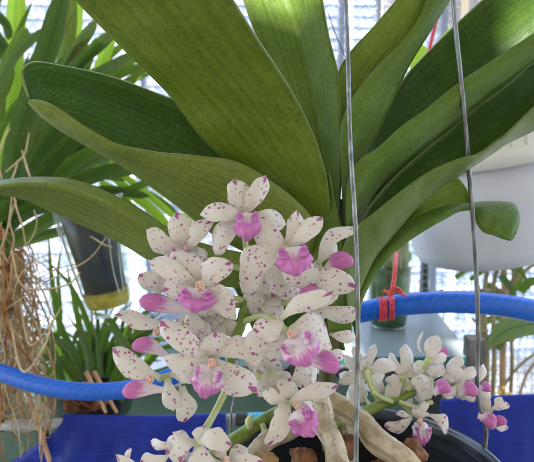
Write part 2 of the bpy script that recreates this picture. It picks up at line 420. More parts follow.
WALLW = simple('white facade', (.3, .32, .35), (.36, .38, .41), .08, .8, .2, bs=0)
WALLB = simple('bluish facade', (.28, .34, .45), (.33, .39, .5), .08, .8, .2, bs=0)
SLAB = simple('floor slab', (.36, .39, .43), (.42, .45, .5), .2, .8)
WINM = simple('window glass dark', (.12, .16, .22), (.25, .3, .36), .5, .3)
STREET = simple('street', (.08, .085, .08), (.2, .2, .19), .05, .9, .1)
NETM = simple('teal net', (.16, .26, .25), (.26, .36, .34), 50, .6)
POSTM = simple('cream post', (.56, .5, .4), (.66, .6, .5), 20, .6)

# ---------------------------------------------------------------- generic shapes
def rails(RL, n=44, per=9, round_k=True):
    """loft through rails of (px,py,depth) lists; returns grid and uv (metres along, 0..1 across)"""
    S = [catmull([A(q) for q in r], n) for r in RL]
    cols = []; vs = []
    K = len(S) - 1
    for k in range(K):
        for j in range(per if k < K - 1 else per + 1):
            s = j / per; cols.append(S[k] * (1 - s) + S[k+1] * s); vs.append((k + s) / K)
    G = np.stack(cols, axis=1)
    if K > 1 and round_k:                       # soften the keel
        for k in range(1, K):
            j = k * per
            for it in range(2):
                G2 = G.copy()
                for q in (j - 2, j - 1, j + 1, j + 2): G2[:, q] = (G[:, q-1] + G[:, q+1] + 2 * G[:, q]) / 4
                G = G2
    mid = G[:, G.shape[1] // 2]; L = np.concatenate([[0], np.cumsum(np.linalg.norm(np.diff(mid, axis=0), axis=1))])
    UV = np.zeros(G.shape[:2] + (2,)); UV[..., 0] = L[:, None]; UV[..., 1] = np.array(vs)[None]
    return G, UV
def leaf(RL, mats, parent, thick=.0014, label=None, bulge=.0, n=44, wave=.0006, seed=0, flip=False):
    G, UV = rails(RL, n)
    rr = random.Random(seed); p1, p2 = rr.uniform(0, 6), rr.uniform(0, 6)
    nn, mm = G.shape[:2]
    K = len(RL) - 1
    for i in range(nn):
        for j in range(mm):
            s = (j / (mm - 1) * K) % 1.0 if K > 1 else j / (mm - 1)
            b = bulge * math.sin(math.pi * s)
            wv = wave * (math.sin(i * .5 + p1 + j * .2) + .6 * math.sin(i * 1.1 + p2 - j * .4))
            d = G[i, j] - np.array(CAM); d /= np.linalg.norm(d)
            G[i, j] += d * (b + wv)
    ctr = G[nn // 2, mm // 2]; nrm = np.cross(G[nn // 2, mm // 2 + 1] - ctr, G[nn // 2 + 1, mm // 2] - ctr)
    # face winding (i,j)->(i,j+1)->(i+1,j+1): normal is dj x di; the first material goes on the side of the normal
    if nrm @ (np.array(CAM) - ctr) < 0: G = G[:, ::-1]; UV = UV[:, ::-1]
    mb = MB(); mb.grid(G, UV)
    o = mb.build('leaf', mats, parent, solid=thick, off=0)
    if label: o['label'] = label
    return o
def strap(pts, wpx, mat, parent, name='leaf', taper=.0, vfold=.25, n=16, tip='round', twist=0):
    """a strap leaf along pixel path (x,y,d); width wpx (photo px)"""
    C = catmull([A(q) for q in pts], n); D = catmull([[q[2]] for q in pts] if False else [(q[2], 0, i) for i, q in enumerate(pts)], n)[:, 0]
    T = np.gradient(C, axis=0); T /= np.linalg.norm(T, axis=1)[:, None]
    G = []; UV = []; L = 0
    for i in range(n):
        u = i / (n - 1); w_ = px(wpx, D[i]) * .5
        k = 1.0
        if u > .8: k = math.sqrt(max(0.0, 1 - ((u - .8) / .2) ** 2)) * .9 + .1 if tip == 'round' else 1 - (u - .8) / .2 * .97
        if tip == 'long': k = 1 - max(0, (u - .35) / .65) ** 1.6 * .96
        w_ *= k * (1 - taper * (1 - min(1, u * 3)))
        v = C[i] - np.array(CAM); v /= np.linalg.norm(v)
        S = np.cross(T[i], v); S /= np.linalg.norm(S) + 1e-9; Nn = np.cross(S, T[i])
        a = twist * u
        S2 = S * math.cos(a) + Nn * math.sin(a); N2 = np.cross(S2, T[i])
        if i: L += np.linalg.norm(C[i] - C[i-1])
        G.append([C[i] + S2 * w_ * s - N2 * abs(s) * w_ * vfold for s in (-1, -.5, 0, .5, 1)])
        UV.append([(L, s) for s in (0, .25, .5, .75, 1)])
    mb = MB(); mb.grid(np.array(G), np.array(UV)); return mb.build(name, mat, parent)
def ptube(name, pts, rpx, mat, parent=None, seg=10, n=None, wob=0, orig=None):
    mb = MB(); mb.tube([A(q) for q in pts], [px(r_, q[2]) for r_, q in zip(rpx if hasattr(rpx, '__len__') else [rpx] * len(pts), pts)], seg, n, wob=wob)
    return mb.build(name, mat, parent, orig=orig)

# ================================================================ SETTING
mb = MB(); s_ = 5000
mb.poly([(-s_, -s_, 0), (s_, -s_, 0), (s_, s_, 0), (-s_, s_, 0)])
struct(mb.build('ground', STREET, smooth=False, orig=(0, 0, 0)))
mb = MB(); mb.box((-3, -2.5, CAMZ - 1.45), (3, 1.25, CAMZ - 1.3))
struct(mb.build('balcony_floor', CONC, smooth=False))
# boarded canopy added out of view to block sun; gaps leave patches on leaves
BLOCKER_Z = CAMZ + 1.5
def up_to_blocker(q):
    t_ = (BLOCKER_Z - q.z) / sdir.z; return q.x + sdir.x * t_, q.y + sdir.y * t_
gx, gy0 = up_to_blocker(at(236, 74, .343)); gy1 = gy0 + .13
gxb, _ = up_to_blocker(at(333, 40, .337)); gxc, _ = up_to_blocker(at(488, 8, .35)); gx1, _ = up_to_blocker(at(600, 20, .35))
CN = thing('sunblocker', 'flat pale boarded canopy added out of view to shade the orchid', 'sunblocker', (0, 0, BLOCKER_Z))
for lo, hi in (((-3, -2.5), (3, gy0)), ((-3, gy0 + .001), (gx, gy1)), ((gxb, gy0 + .001), (gxc, gy1)), ((gx1, gy0 + .001), (3, gy1)), ((-3, gy1 + .001), (3, 1.1))):
    mb = MB(); mb.box((lo[0], lo[1], BLOCKER_Z), (hi[0], hi[1], BLOCKER_Z + .05)); mb.build('shade_board', LEDGE, CN, smooth=False)

# unseen wall added behind the camera to cut frontal fill light
mb = MB(); mb.box((-3, -2.7, CAMZ - 1.3), (3, -1.1, BLOCKER_Z - .002))
tag(mb.build('fill_blocker', CREAMW, smooth=False), 'cream wall added unseen behind the viewer to cut frontal fill light', 'wall')
# far buildings -------------------------------------------------
def building(name, label, x0, x1, dist, top, mat, nx, nz, y0px, y1px, ww=.55, wh=.5):
    """facade facing the balcony; window grid laid over the part of it between the two picture heights"""
    X0 = at(x0, 200, dist).x; X1 = at(x1, 200, dist).x; Y = dist
    r_ = thing(name, label, 'building', ((X0 + X1) / 2, Y, 0), 'buildings across the street')
    m = MB(); m.box((X0, Y, 0), (X1, Y + 14, top)); m.build('wall', mat, r_, smooth=False)
    m = MB(); m.box((X0 - .3, Y - .3, top), (X1 + .3, Y + 14.3, top + .8)); m.build('roof', SLAB, r_, smooth=False)
    def zz(py):
        v = (at(267, py, 1) - CAM); return CAMZ + v.z / v.y * dist
    Z1, Z0 = zz(y0px), zz(y1px)
    dx = (X1 - X0) / nx; dz = (Z1 - Z0) / nz
    for k in range(nz + 1):
        m = MB(); m.box((X0 + .05, Y - .55, Z0 + k * dz - .3), (X1 - .05, Y - .003, Z0 + k * dz)); m.build('floor_slab', SLAB, r_, smooth=False)
    rr = random.Random(name + str(x0))
    for k in range(nz):
        for i in range(nx):
            if nx * nz > 100 and rr.random() < .1: continue
            cx = X0 + (i + .5) * dx; cz = Z0 + (k + .5) * dz
            a, b = dx * ww / 2 * rr.uniform(.8, 1.1), dz * wh / 2
            m = MB(); m.box((cx - a, Y - .12, cz - b), (cx + a, Y - .005, cz + b))
            m.box((cx - a - .1, Y - .2, cz - b - .12), (cx + a + .1, Y - .006, cz - b - .005), mi=1)
            m.build('window', [WINM, SLAB], r_, smooth=False)
    return r_
building('apartment_building', 'white tower block seen left of the orchid behind the strap leaves', -90, 150, 110, CAMZ + 1, WALLW, 12, 8, 150, 345)
building('apartment_building', 'white office block with small windows, top left corner between strap leaves', 5, 170, 150, CAMZ + 80, WALLW, 11, 9, -10, 110)
building('apartment_building', 'pale blue tower block behind the two hanger wires, top centre', 235, 420, 130, CAMZ + 70, WALLB, 12, 8, -8, 80, .5, .55)
building('apartment_building', 'pale tower block behind the white bucket and bamboo canes on the right', 395, 640, 120, CAMZ + 8, WALLB, 12, 8, 250, 400)

building('apartment_building', 'pale tower block beyond the left edge behind the hanging roots', -420, -100, 125, CAMZ + 20, WALLW, 9, 8, 60, 345)
building('apartment_building', 'white tower block seen above the bucket at the right edge', 430, 760, 170, CAMZ + 60, WALLW, 9, 8, -10, 240)
# green parapet wall with its ledge
WY = at(300, 366, .95)
mb = MB(); mb.box((at(-500, 300, .95).x, WY.y, CAMZ - 1.3), (at(476, 300, .95).x, WY.y + .1, WY.z))
tag(mb.build('parapet_wall', WALLG, smooth=False, bevel=.004), 'low green painted parapet wall behind the glass table', 'wall')
lz = at(100, 379, .85)
mb = MB(); mb.box((at(-120, 379, .85).x, lz.y, lz.z - .012), (at(180, 379, .85).x, lz.y + .09, lz.z))
tag(mb.build('shelf', LEDGE, smooth=False, bevel=.003), 'narrow pale shelf behind the left part of the blue hose', 'shelf')
# cream column top right
c0, c1 = at(392, 16, 1.6), at(640, 16, 1.6)
mb = MB(); mb.box((c0.x, c0.y, c0.z), (c1.x, c0.y + .2, CAMZ + 1.2))
tag(mb.build('beam', CREAMW, smooth=False, bevel=.01), 'cream painted beam at the top edge behind the upper right leaves', 'beam')
# thin posts of the safety frame
for x, wd, y0, y1, lab, m_ in ((451, 7, -60, 420, 'cream upright post of the balcony frame below the white bucket', POSTM),
                        (345, 6, -60, 420, 'cream upright post behind the left hanger wire', POSTM),
                        (383, 4, -60, 420, 'thin cream upright post between the two hanger wires, top centre', POSTM),
                        (136, 5, -60, 420, 'cream upright post behind the flower cluster on the left', POSTM),
                        (429, 6, 266, 420, 'short dark upright post right of the green jar', BLACKM)):
    a, b = at(x - wd / 2, y0, 1.3), at(x + wd / 2, y1, 1.3)
    mb = MB(); mb.box((a.x, a.y + .02, b.z), (b.x, a.y + .05, a.z)); tag(mb.build('post', m_, smooth=False, bevel=.002), lab, 'post', 'uprights of the balcony frame')
# teal safety net (right)
mb = MB(); Y = at(470, 280, 1.28).y
xs0, xs1 = at(400, 0, 1.28).x, at(560, 0, 1.28).x; z0, z1 = at(400, 400, 1.28).z, at(400, 235, 1.28).z
def sag(x, z): return .012 * math.sin(x * 9) * math.sin(z * 8)
k = xs0
while k < xs1:
    mb.tube([(k + .004 * math.sin(z * 30), Y + sag(k, z), z) for z in np.linspace(z0, z1, 7)], .0009, 5, 14, cap=False); k += .016
k = z0
while k < z1:
    mb.tube([(x, Y + sag(x, k), k + .003 * math.sin(x * 25)) for x in np.linspace(xs0, xs1, 9)], .0009, 5, 18, cap=False); k += .016
tag(mb.build('safety_net', NETM), 'teal square mesh net across the balcony opening behind the canes', 'net')

def screen_mat():
    m, t, out = newmat('woven insect screen'); o = objn(t)
    n1 = noise(t, vmap(t, o, (110, 1, 170)), 1, 2, .6); n2 = noise(t, o, 9, 3)
    th = ramp(t, math_(t, 'ADD', n1, math_(t, 'MULTIPLY', n2, .35)), .5, .74)
    c = mix_(t, n2, (.10, .14, .24), (.17, .22, .33))
    d_ = N(t, 'ShaderNodeBsdfDiffuse'); t.links.new(c, d_.inputs[0]); tr = N(t, 'ShaderNodeBsdfTranslucent'); t.links.new(c, tr.inputs[0])
    a_ = N(t, 'ShaderNodeMixShader'); a_.inputs[0].default_value = .5; t.links.new(d_.outputs[0], a_.inputs[1]); t.links.new(tr.outputs[0], a_.inputs[2])
    tp = N(t, 'ShaderNodeBsdfTransparent'); mx = N(t, 'ShaderNodeMixShader')
    t.links.new(math_(t, 'MULTIPLY_ADD', th, .62, .12), mx.inputs[0]); t.links.new(tp.outputs[0], mx.inputs[1]); t.links.new(a_.outputs[0], mx.inputs[2])
    t.links.new(mx.outputs[0], out.inputs[0]); return m
SCREEN = screen_mat()
for x0, x1, y0, y1, lab in ((-420, 132, -80, 400, 'pale woven insect screen behind the strap leaved plants on the left'), (139, 341, -80, 400, 'pale woven insect screen behind the broad orchid leaves'), (348, 447, -80, 400, 'pale blue woven insect screen between the two hanger wires'), (455, 760, -80, 430, 'pale woven insect screen behind the bamboo like canes')):
    a, b = at(x0, y0, 1.38), at(x1, y1, 1.38); Y = at(267, 231, 1.36).y; G = []
    for i in range(9):
        G.append([np.array((a.x + (b.x - a.x) * i / 8, Y + .006 * math.sin(i * 1.7 + j), a.z + (b.z - a.z) * j / 12)) for j in range(13)])
    mb = MB(); mb.grid(np.array(G)); tag(mb.build('insect_screen', SCREEN), lab, 'screen', 'woven screens between the uprights')

# ================================================================ GLASS TABLE
DT = .62
ft = at(472, 357, DT); TZ = ft.z
def ray_z(x, y, z):
    v = at(x, y, 1) - CAM; return CAM + v * ((z - CAMZ) / v.z)
bl, br = ray_z(300, 312, TZ), ray_z(437, 312, TZ); fl, fr = ray_z(290, 357, TZ), ray_z(474, 357, TZ)
table = thing('glass_table', 'glass topped table with black metal frame standing behind the orchid', 'table', ((fl.x + fr.x) / 2, (fl.y + bl.y) / 2, CAMZ - 1.3))
mb = MB(); top = [Vector((q.x, q.y, TZ)) for q in (fl, fr, br, bl)]; bot = [q - Vector((0, 0, .008)) for q in top]
mb.poly(top, 0); mb.poly(bot[::-1], 1)
for i in range(4): mb.poly([top[i], bot[i], bot[(i+1) % 4], top[(i+1) % 4]], 1)
mb.build('tabletop', [TGLASS, TEDGE], table, smooth=False)
mb = MB()
for i in range(4):
    a, b = bot[i] - Vector((0, 0, .008)), bot[(i+1) % 4] - Vector((0, 0, .008)); mb.tube([a, b], .007, 4, 2)
mb.build('frame', BLACKM, table, smooth=False)
for q in (fr, br, fl, bl):
    mb = MB(); sx = -1 if q.x > 0 else 1
    mb.box((q.x - .009, q.y - .009, CAMZ - 1.3), (q.x + .009, q.y + .009, TZ + (.022 if q is fr else -.018))); mb.build('leg', BLACKM, table, smooth=False, bevel=.002)
# green jar on the table
jb = ray_z(388, 326, TZ); jd = (jb - CAM).dot(FWD); rj = px(22, jd)
jar = thing('glass_jar', 'glass jar of green algae water with roots, standing on the glass table', 'jar', jb)
H = px(92, jd)
pr = [(0.0, .003), (rj * .74, .001), (rj * .8, .004), (rj * .84, .012), (rj * .96, H * .5), (rj * 1.0, H * .85), (rj * .95, H), (rj * .9, H), (rj * .94, H * .85), (rj * .945, H * .5), (rj * .83, .012), (rj*.78, .003), (0, .0028)]
mb = MB(); mb.lathe(jb, pr, 40); mb.build('glass_wall', GLASS, jar)
mb = MB(); mb.lathe(jb, [(0, .0035), (rj * .77, .0035), (rj * .83, .014), (rj * .9, H * .47), (rj * .93, H * .66), (0, H * .665)], 32); mb.build('water', GALGAE, jar)
mb = MB(); mb.blob(np.array(jb) + np.array([rj * .15, 0, H * .8]), (rj * .7, rj * .6, H * .16), .2, 3); mb.build('moss', simple('pale moss', (.12, .17, .05), (.3, .34, .16), 70, .8, bs=.8), jar)
for k in range(16):
    a = rnd.uniform(0, 6.28); q = rnd.uniform(.2, 1)
    mb = MB(); c = np.array(jb)
    p0 = c + np.array([rj * .4 + .3 * rj * math.cos(a), .3 * rj * math.sin(a), H * rnd.uniform(.98, 1.12)])
    p1 = c + np.array([rj * 1.1 * q * math.cos(a), rj * .8 * math.sin(a), H * rnd.uniform(.9, 1.05)])
    p2 = c + np.array([rj * .8 * math.cos(a + .4), rj * .6 * math.sin(a + .4), H * rnd.uniform(.35, .8)])
    mb.tube([p0, p1, p2], [.0014, .0011, .0007], 6, 12); mb.build('root', VROOT2, jar)

# ================================================================ WHITE BUCKET
bd = .8
bc = at(487, 250, bd)
tilt = Matrix.Rotation(R(-10), 3, 'Y') @ Matrix.Rotation(R(3), 3, 'X')
bk = thing('bucket', 'large white plastic bucket with cream rim tilted behind the right leaves', 'bucket', bc)
rb = px(76, bd); hb = px(93, bd)
off = np.array(bc)
mb = MB(); prof = [(0, -.004)]
for k in range(9):
    a = k / 8 * math.pi / 2; prof.append((rb * .74 + rb * .2 * math.sin(a), -.004 + rb * .2 * (1 - math.cos(a))))
prof += [(rb * .99, hb * .6), (rb * 1.03, hb), (rb * 1.0, hb), (rb * .95, hb * .6), (rb * .88, rb * .25), (0, .02)]
mb.lathe(off, prof, 64, tilt); mb.build('body', WHITEPL, bk)
mb = MB(); mb.lathe(off, [(rb * 1.035, hb - .001), (rb * 1.1, hb + .001), (rb * 1.1, hb + .02), (rb * 1.08, hb + .024), (rb * 1.06, hb + .052), (rb * 1.0, hb + .052), (rb * .99, hb + .0)], 64, tilt)
for k in range(40):
    a = k / 40 * 2 * math.pi; p = np.array([rb * 1.1 * math.cos(a), rb * 1.1 * math.sin(a), 0])
    lo = np.array(tilt) @ (p + np.array([0, 0, hb + .022])); hi = np.array(tilt) @ (p * .985 + np.array([0, 0, hb + .05])); mb.tube([off + lo, off + hi], .0016, 5, 2)
mb.build('rim', CREAMPL, bk)

# ================================================================ BLUE HOSE + RED TIE
HP = [(-260, 330, .60), (-130, 346, .55), (-30, 366, .50), (5, 374, .49), (35, 384, .48), (75, 391, .47), (115, 391, .465), (150, 384, .46), (200, 365, .46), (255, 343, .46), (310, 324, .46), (362, 312, .455), (400, 305, .45), (450, 302, .45), (500, 305, .455), (534, 311, .46), (580, 322, .47), (680, 350, .5), (800, 390, .55)]
hose = ptube('hose', HP, [8, 8, 8, 8.5, 8.5, 8.7, 8.7, 8.7, 9, 9, 9.5, 10.3, 10.8, 11, 11.2, 11.6, 12, 12, 12], HOSE, seg=20, n=120)
tag(hose, 'bright blue ribbed garden hose curving behind the orchid from left to right', 'hose')
tie = thing('plastic_tie', 'shiny red plastic string knotted round the blue hose beside the left wire', 'tie', at(386, 305, .45))
def ring(cx, cy, d, rpx, wpx, tiltp, nloops=2):
    for q in range(nloops):
        m = MB(); c = at(cx + q * wpx, cy, d); pts = []
        for k in range(17):
            a = k / 16 * 2 * math.pi
            pts.append(np.array(c) + np.array(RIGHT) * px(tiltp * math.sin(a) + (a / 6.28) * 1.5, d) + np.array(UP) * px(rpx, d) * math.cos(a) + np.array(FWD) * px(rpx, d) * math.sin(a))
        m.tube([p + np.array(RIGHT) * px(rnd.uniform(-.5, .5), d) for p in pts], .00062, 6, 40); m.build('loop', REDTIE, tie)
ring(378.5, 309, .45, 11.6, 1.9, 1.5, 4); ring(389, 308, .45, 11.6, 1.9, 2.4, 3)
for pts in ([(396, 252, .47), (395, 265, .455), (393, 280, .445), (391, 292, .437), (390, 298, .436)], [(397, 252, .47), (396.5, 266, .452), (394.5, 281, .443), (392, 296, .435)],
            [(383, 291, .436), (388, 292, .434), (394, 290, .434), (400, 293, .435), (406, 296, .437)], [(384, 290, .436), (390, 293, .432), (392, 288, .432), (398, 288, .434), (403, 294, .436)],
            [(391, 290, .432), (389, 297, .431), (391, 304, .43)]):
    ptube('string', pts, [1.25] * len(pts), REDTIE, tie, 7)

# ================================================================ PIPE, BLUE SHEETS, CLUTTER
pipe = thing('support_pipe', 'grey horizontal pipe with black clamps and cyan tape under the blue sheet', 'pipe', at(120, 424, .56))
ptube('tube', [(-260, 433, .565), (-40, 427, .56), (60, 424, .56), (160, 421, .56), (330, 417, .57)], 5.5, PIPE, pipe, 14, 20)
ptube('clamp', [(236, 419.3, .561), (247, 419, .561)], 7, BLACKM, pipe, 14, 4)
ptube('tape', [(247.5, 419, .561), (264, 418.5, .561)], 6.3, CYAN, pipe, 14, 4)
ptube('tape', [(-2, 425.6, .561), (6, 425.4, .561)], 6.4, BLACKM, pipe, 14, 4)
m = MB(); m.tube([A((41, 424, .57)), A((44, 455, .575)), A((46, 500, .58))], [px(7, .57)] * 3, 4, 8); m.build('clamp', BLACKM, pipe, smooth=False)
def sheet(name, label, cols_, mat, wave=1.8, back=.05):
    """cols_: list of (xtop, ytop, xbot, ybot, d): a plastic sheet draped over a rail"""
    G = []
    C = catmull(cols_, 46)
    for i, (xt, yt, xb, yb, d) in enumerate(C):
        row = []; ph = i * .55
        for j in range(26):
            s = j / 25
            if s < .22:                      # behind and over the rail
                a = s / .22 * math.pi
                dd = d + px(7, d) - math.cos(math.pi - a) * px(7, d); yy = yt + 7 - 7 * math.sin(a)
                q = A((xt, yy + (1 - s / .22) ** 2 * 9, dd))
            else:
                u = (s - .22) / .78; x = xt + (xb - xt) * u ** 1.3; y = yt + 7 + (yb - yt - 7) * u
                dd = d + wave * .0035 * math.sin(ph * .8) * u + wave * .002 * math.sin(ph * 1.9 + 1 + u * 2) * u + .01 * u
                q = A((x, y, dd))
            row.append(q)
        G.append(row)
    m = MB(); m.grid(np.array(G)); return tag(m.build(name, mat, solid=.0012, off=0), label, 'plastic sheet', 'blue plastic sheets')
sheet('plastic_sheet', 'royal blue plastic sheet draped over the grey pipe, lower left', [(63, 413, 10, 462, .548), (70, 413, 24, 500, .548), (100, 413.5, 60, 540, .548), (140, 414, 120, 540, .546), (190, 413, 190, 540, .544), (226, 411, 240, 540, .544)], TARP)
sheet('plastic_sheet', 'royal blue plastic sheet at the right edge beyond the black pot', [(440, 398, 440, 560, .58), (480, 395, 480, 560, .575), (520, 393, 520, 560, .57), (600, 391, 600, 560, .57)], TARP, 1.2)
tag(ptube('fallen_tube', [(28, 392, .66), (33, 402, .65), (41, 410, .645), (51, 414, .645)], [4, 6, 5.5, 3], SHELL, seg=12), 'pale green short tube lying against the parapet below the blue hose', 'tube')
tag(ptube('bamboo_stick', [(22, 378, .58), (33, 408, .56), (50, 462, .545)], [2, 2.4, 2.4], STICK, seg=8), 'thin brown stick leaning down across the grey pipe at left', 'stick')

# hanging dark pot with two sticks, left
hp = thing('hanging_pot', 'small dark pot of brown root ball behind the left blue hose', 'pot', at(96, 415, .62))
mb = MB(); c = at(97, 425, .64); r_ = px(27, .64); h_ = px(36, .64)
mb.lathe(c, [(0, 0), (r_ * .75, 0), (r_ * .8, .003), (r_ * 1.0, h_), (r_ * 1.06, h_), (r_ * 1.06, h_ + .003), (r_ * .95, h_ + .003), (r_ * .9, h_ * .6), (0, h_ * .55)], 32); mb.build('body', POT, hp)
mb = MB(); mb.blob(at(90, 397, .6), (px(22, .6), px(18, .6), px(12, .6)), .16, 5, 18); mb.build('root_ball', BARK, hp)
for k in range(22):
    a = rnd.uniform(0, 6.3); x = 88 + 20 * math.cos(a); y = 396 + 9 * math.sin(a)
    ptube('root', [(x, y, .585), (x + rnd.uniform(-7, 7), y + rnd.uniform(-6, 6), .575), (x + rnd.uniform(-12, 12), y + rnd.uniform(-6, 8), .585)], [1, .9, .5], VROOTR, hp, 5, 8)
for k, pts in enumerate(([(86, 372, .57), (96, 392, .56), (106, 413, .55)], [(94, 372, .575), (106, 394, .565), (117, 413, .553)])):
    tag(ptube('wooden_stick', pts, [2.4, 2.1, 1.6], STICK, seg=8), ('left' if k == 0 else 'right') + ' one of two tan wooden sticks crossing behind the blue hose', 'stick', 'tan sticks behind the hose')

# ================================================================ CLEAR CUP hanging left
cc = at(111, 313, .52); cr_top, cr_bot, ch = px(34, .52), px(23, .52), px(112, .52)
Mc = Matrix.Rotation(R(-10), 3, 'Y')
cup = thing('clear_cup', 'clear plastic cup of dark water with yellow substrate hanging left of the flowers', 'cup', cc)
mb = MB(); mb.lathe(cc, [(0, 0), (cr_bot * .86, 0), (cr_bot * .97, .003), (cr_bot, .008), (cr_top, ch), (cr_top * 1.05, ch), (cr_top * 1.05, ch + .003), (cr_top * .96, ch + .003), (cr_bot * .94, .01), (0, .006)], 44, Mc); mb.build('cup_wall', CLEAR, cup)
mb = MB(); mb.lathe(cc, [(0, .007), (cr_bot * .86, .008), (cr_bot * .93, .013), (cr_bot * .98, px(24, .52)), (0, px(26, .52))], 36, Mc); mb.build('substrate', YMOSS, cup)
k1 = px(25, .52)
mb = MB(); mb.lathe(cc, [(0, k1), (cr_bot * .88, k1), (cr_bot * 1.0, ch * .55), (cr_bot * 1.04, ch * .62), (cr_top * .8, ch * .95), (0, ch * .96)], 36, Mc); mb.build('inner_pot', DARKFILL, cup)
for k in range(4):
    a = (-2.9, -2.62, -.75, -.45)[k]
    p = [np.array(cc) + np.array(Mc) @ np.array([ (cr_bot * (.97 + .35 * q / ch)) * math.cos(a + .1 * math.sin(q * 60 + k)), (cr_bot * (.97 + .35 * q / ch)) * math.sin(a), q]) for q in np.linspace(.02, ch * .9, 6)]
    mb = MB(); mb.tube(p, .0005, 5, 20); mb.build('crease', LEDGE, cup)

# ================================================================ BACKGROUND PLANTS, LEFT
def dd(pts, d): return [(x, y, d + (p[0] if p else 0)) for x, y, *p in pts]
van = thing('vanda_orchid', 'hanging strap leaved plant with a mass of brown roots at the left edge', 'plant', at(8, 225, .6))
V1 = [  # (path, width, material, depth, tip)
 ([(12, 190), (16, 150), (34, 90), (50, 45), (66, -12)], 22, 0, .55), ([(4, 200), (10, 100), (15, 30), (17, -15)], 19, 2, .72),
 ([(-6, 110), (8, 62), (20, 40), (27, 28)], 14, 4, .6), ([(-6, 95), (10, 62), (28, 42), (46, 28)], 9, 3, .58),
 ([(20, 190), (36, 120), (60, 40), (78, 2)], 5, 4, .62), ([(40, 180), (60, 80), (68, 30), (70, -10)], 15, 4, .75),
 ([(66, 120), (74, 60), (79, 20), (80, -10)], 7, 2, .8), ([(20, 175), (55, 90), (75, 50), (97, 18)], 13, 3, .66),
 ([(50, 120), (72, 75), (88, 55), (103, 42)], 9, 0, .68), ([(60, 170), (90, 95), (103, 60), (114, 30)], 12, 2, .8),
 ([(60, 140), (82, 80), (92, 50), (96, 38)], 8, 1, .78), ([(60, 150), (95, 85), (115, 66), (134, 52)], 9, 3, .72),
 ([(60, 150), (100, 88), (122, 74), (146, 66)], 10, 1, .7), ([(70, 150), (110, 84), (128, 62), (140, 58)], 8, 4, .82),
 ([(8, 205), (28, 170), (52, 130), (70, 105)], 16, 0, .6), ([(15, 210), (45, 170), (72, 140), (100, 125)], 17, 0, .62),
 ([(20, 205), (50, 178), (80, 156), (104, 142)], 12, 1, .64), ([(40, 200), (70, 178), (95, 160), (112, 158)], 10, 3, .66),
 ([(30, 210), (70, 186), (105, 172), (140, 168)], 15, 0, .6), ([(-10, 150), (4, 125), (14, 108), (24, 96)], 7, 1, .57),
 ([(-12, 120), (0, 100), (8, 82), (12, 66)], 8, 1, .64), ([(-8, 180), (2, 150), (9, 130), (14, 110)], 7, 2, .6),
 ([(-8, 86), (4, 104), (14, 122), (26, 150)], 7, 2, .75), ([(-8, 122), (6, 138), (14, 155), (22, 175)], 5, 2, .7),
 ([(-10, 30), (0, 42), (5, 52), (6, 66)], 12, 0, .7), ([(-5, 240), (20, 215), (45, 205), (74, 208)], 15, 0, .56),
 ([(0, 250), (22, 236), (50, 220), (76, 211)], 15, 1, .55), ([(-10, 215), (10, 212), (30, 208), (60, 200)], 20, 0, .6),
 ([(30, 208), (60, 196), (110, 190), (150, 196)], 10, 0, .66), ([(-10, 8), (0, 18), (6, 26), (8, 40)], 9, 0, .62),
 ([(0, 250), (-4, 235), (4, 215), (10, 200)], 20, 0, .58), ([(5, 262), (2, 240), (6, 225), (20, 214)], 12, 1, .56),
]
for pts, wd, mi_, d in V1: strap(dd(pts, d), wd, GREENS[mi_], van, vfold=.5, twist=rnd.uniform(-.6, .6))
rr = random.Random(77)
for k in range(60):      # the plant's farther leaves, fanning up and to the right from its crown
    a = rr.uniform(-.45, 1.5); ln = rr.uniform(110, 230); bx, by = rr.uniform(-20, 30), rr.uniform(170, 250)
    p1 = (bx + math.sin(a) * ln * .5, by - math.cos(a) * ln * .55); p2 = (bx + math.sin(a + .12) * ln, by - math.cos(a + .15) * ln)
    if p2[0] > 168: continue
    strap(dd([(bx, by), p1, p2], rr.uniform(.64, .84)), rr.uniform(4.5, 10), GREENS[rr.choice([0, 0, 0, 1, 1, 4, 3, 2])], van, vfold=.3, twist=rr.uniform(-.5, .5))
# lime leaves glimpsed between the two left leaves
v2 = thing('strap_leaf_plant', 'bright lime green strap leaved plant glimpsed between two left orchid leaves', 'plant', at(150, 215, .72))
for pts, wd, mi_, d in [([(105, 150), (125, 176), (150, 196), (180, 222)], 7, 2, .70), ([(95, 165), (125, 186), (150, 206), (170, 226)], 7, 2, .72), ([(100, 182), (130, 196), (152, 212), (166, 232)], 6, 2, .71),
                        ([(110, 205), (125, 192), (143, 184), (156, 176)], 8, 1, .68), ([(130, 168), (150, 180), (172, 196), (196, 222)], 8, 2, .75), ([(118, 188), (140, 190), (160, 200), (178, 215)], 6, 1, .73),
                        ([(112, 178), (140, 200), (160, 222), (176, 236)], 5, 4, .74), ([(140, 165), (165, 185), (185, 205), (205, 230)], 9, 2, .78), ([(110, 165), (135, 172), (160, 190), (182, 206)], 8, 2, .77),
                        ([(120, 195), (140, 215), (150, 235), (155, 250)], 7, 1, .8)]:
    strap(dd(pts, d), wd, GREENS[mi_], v2, vfold=.2)
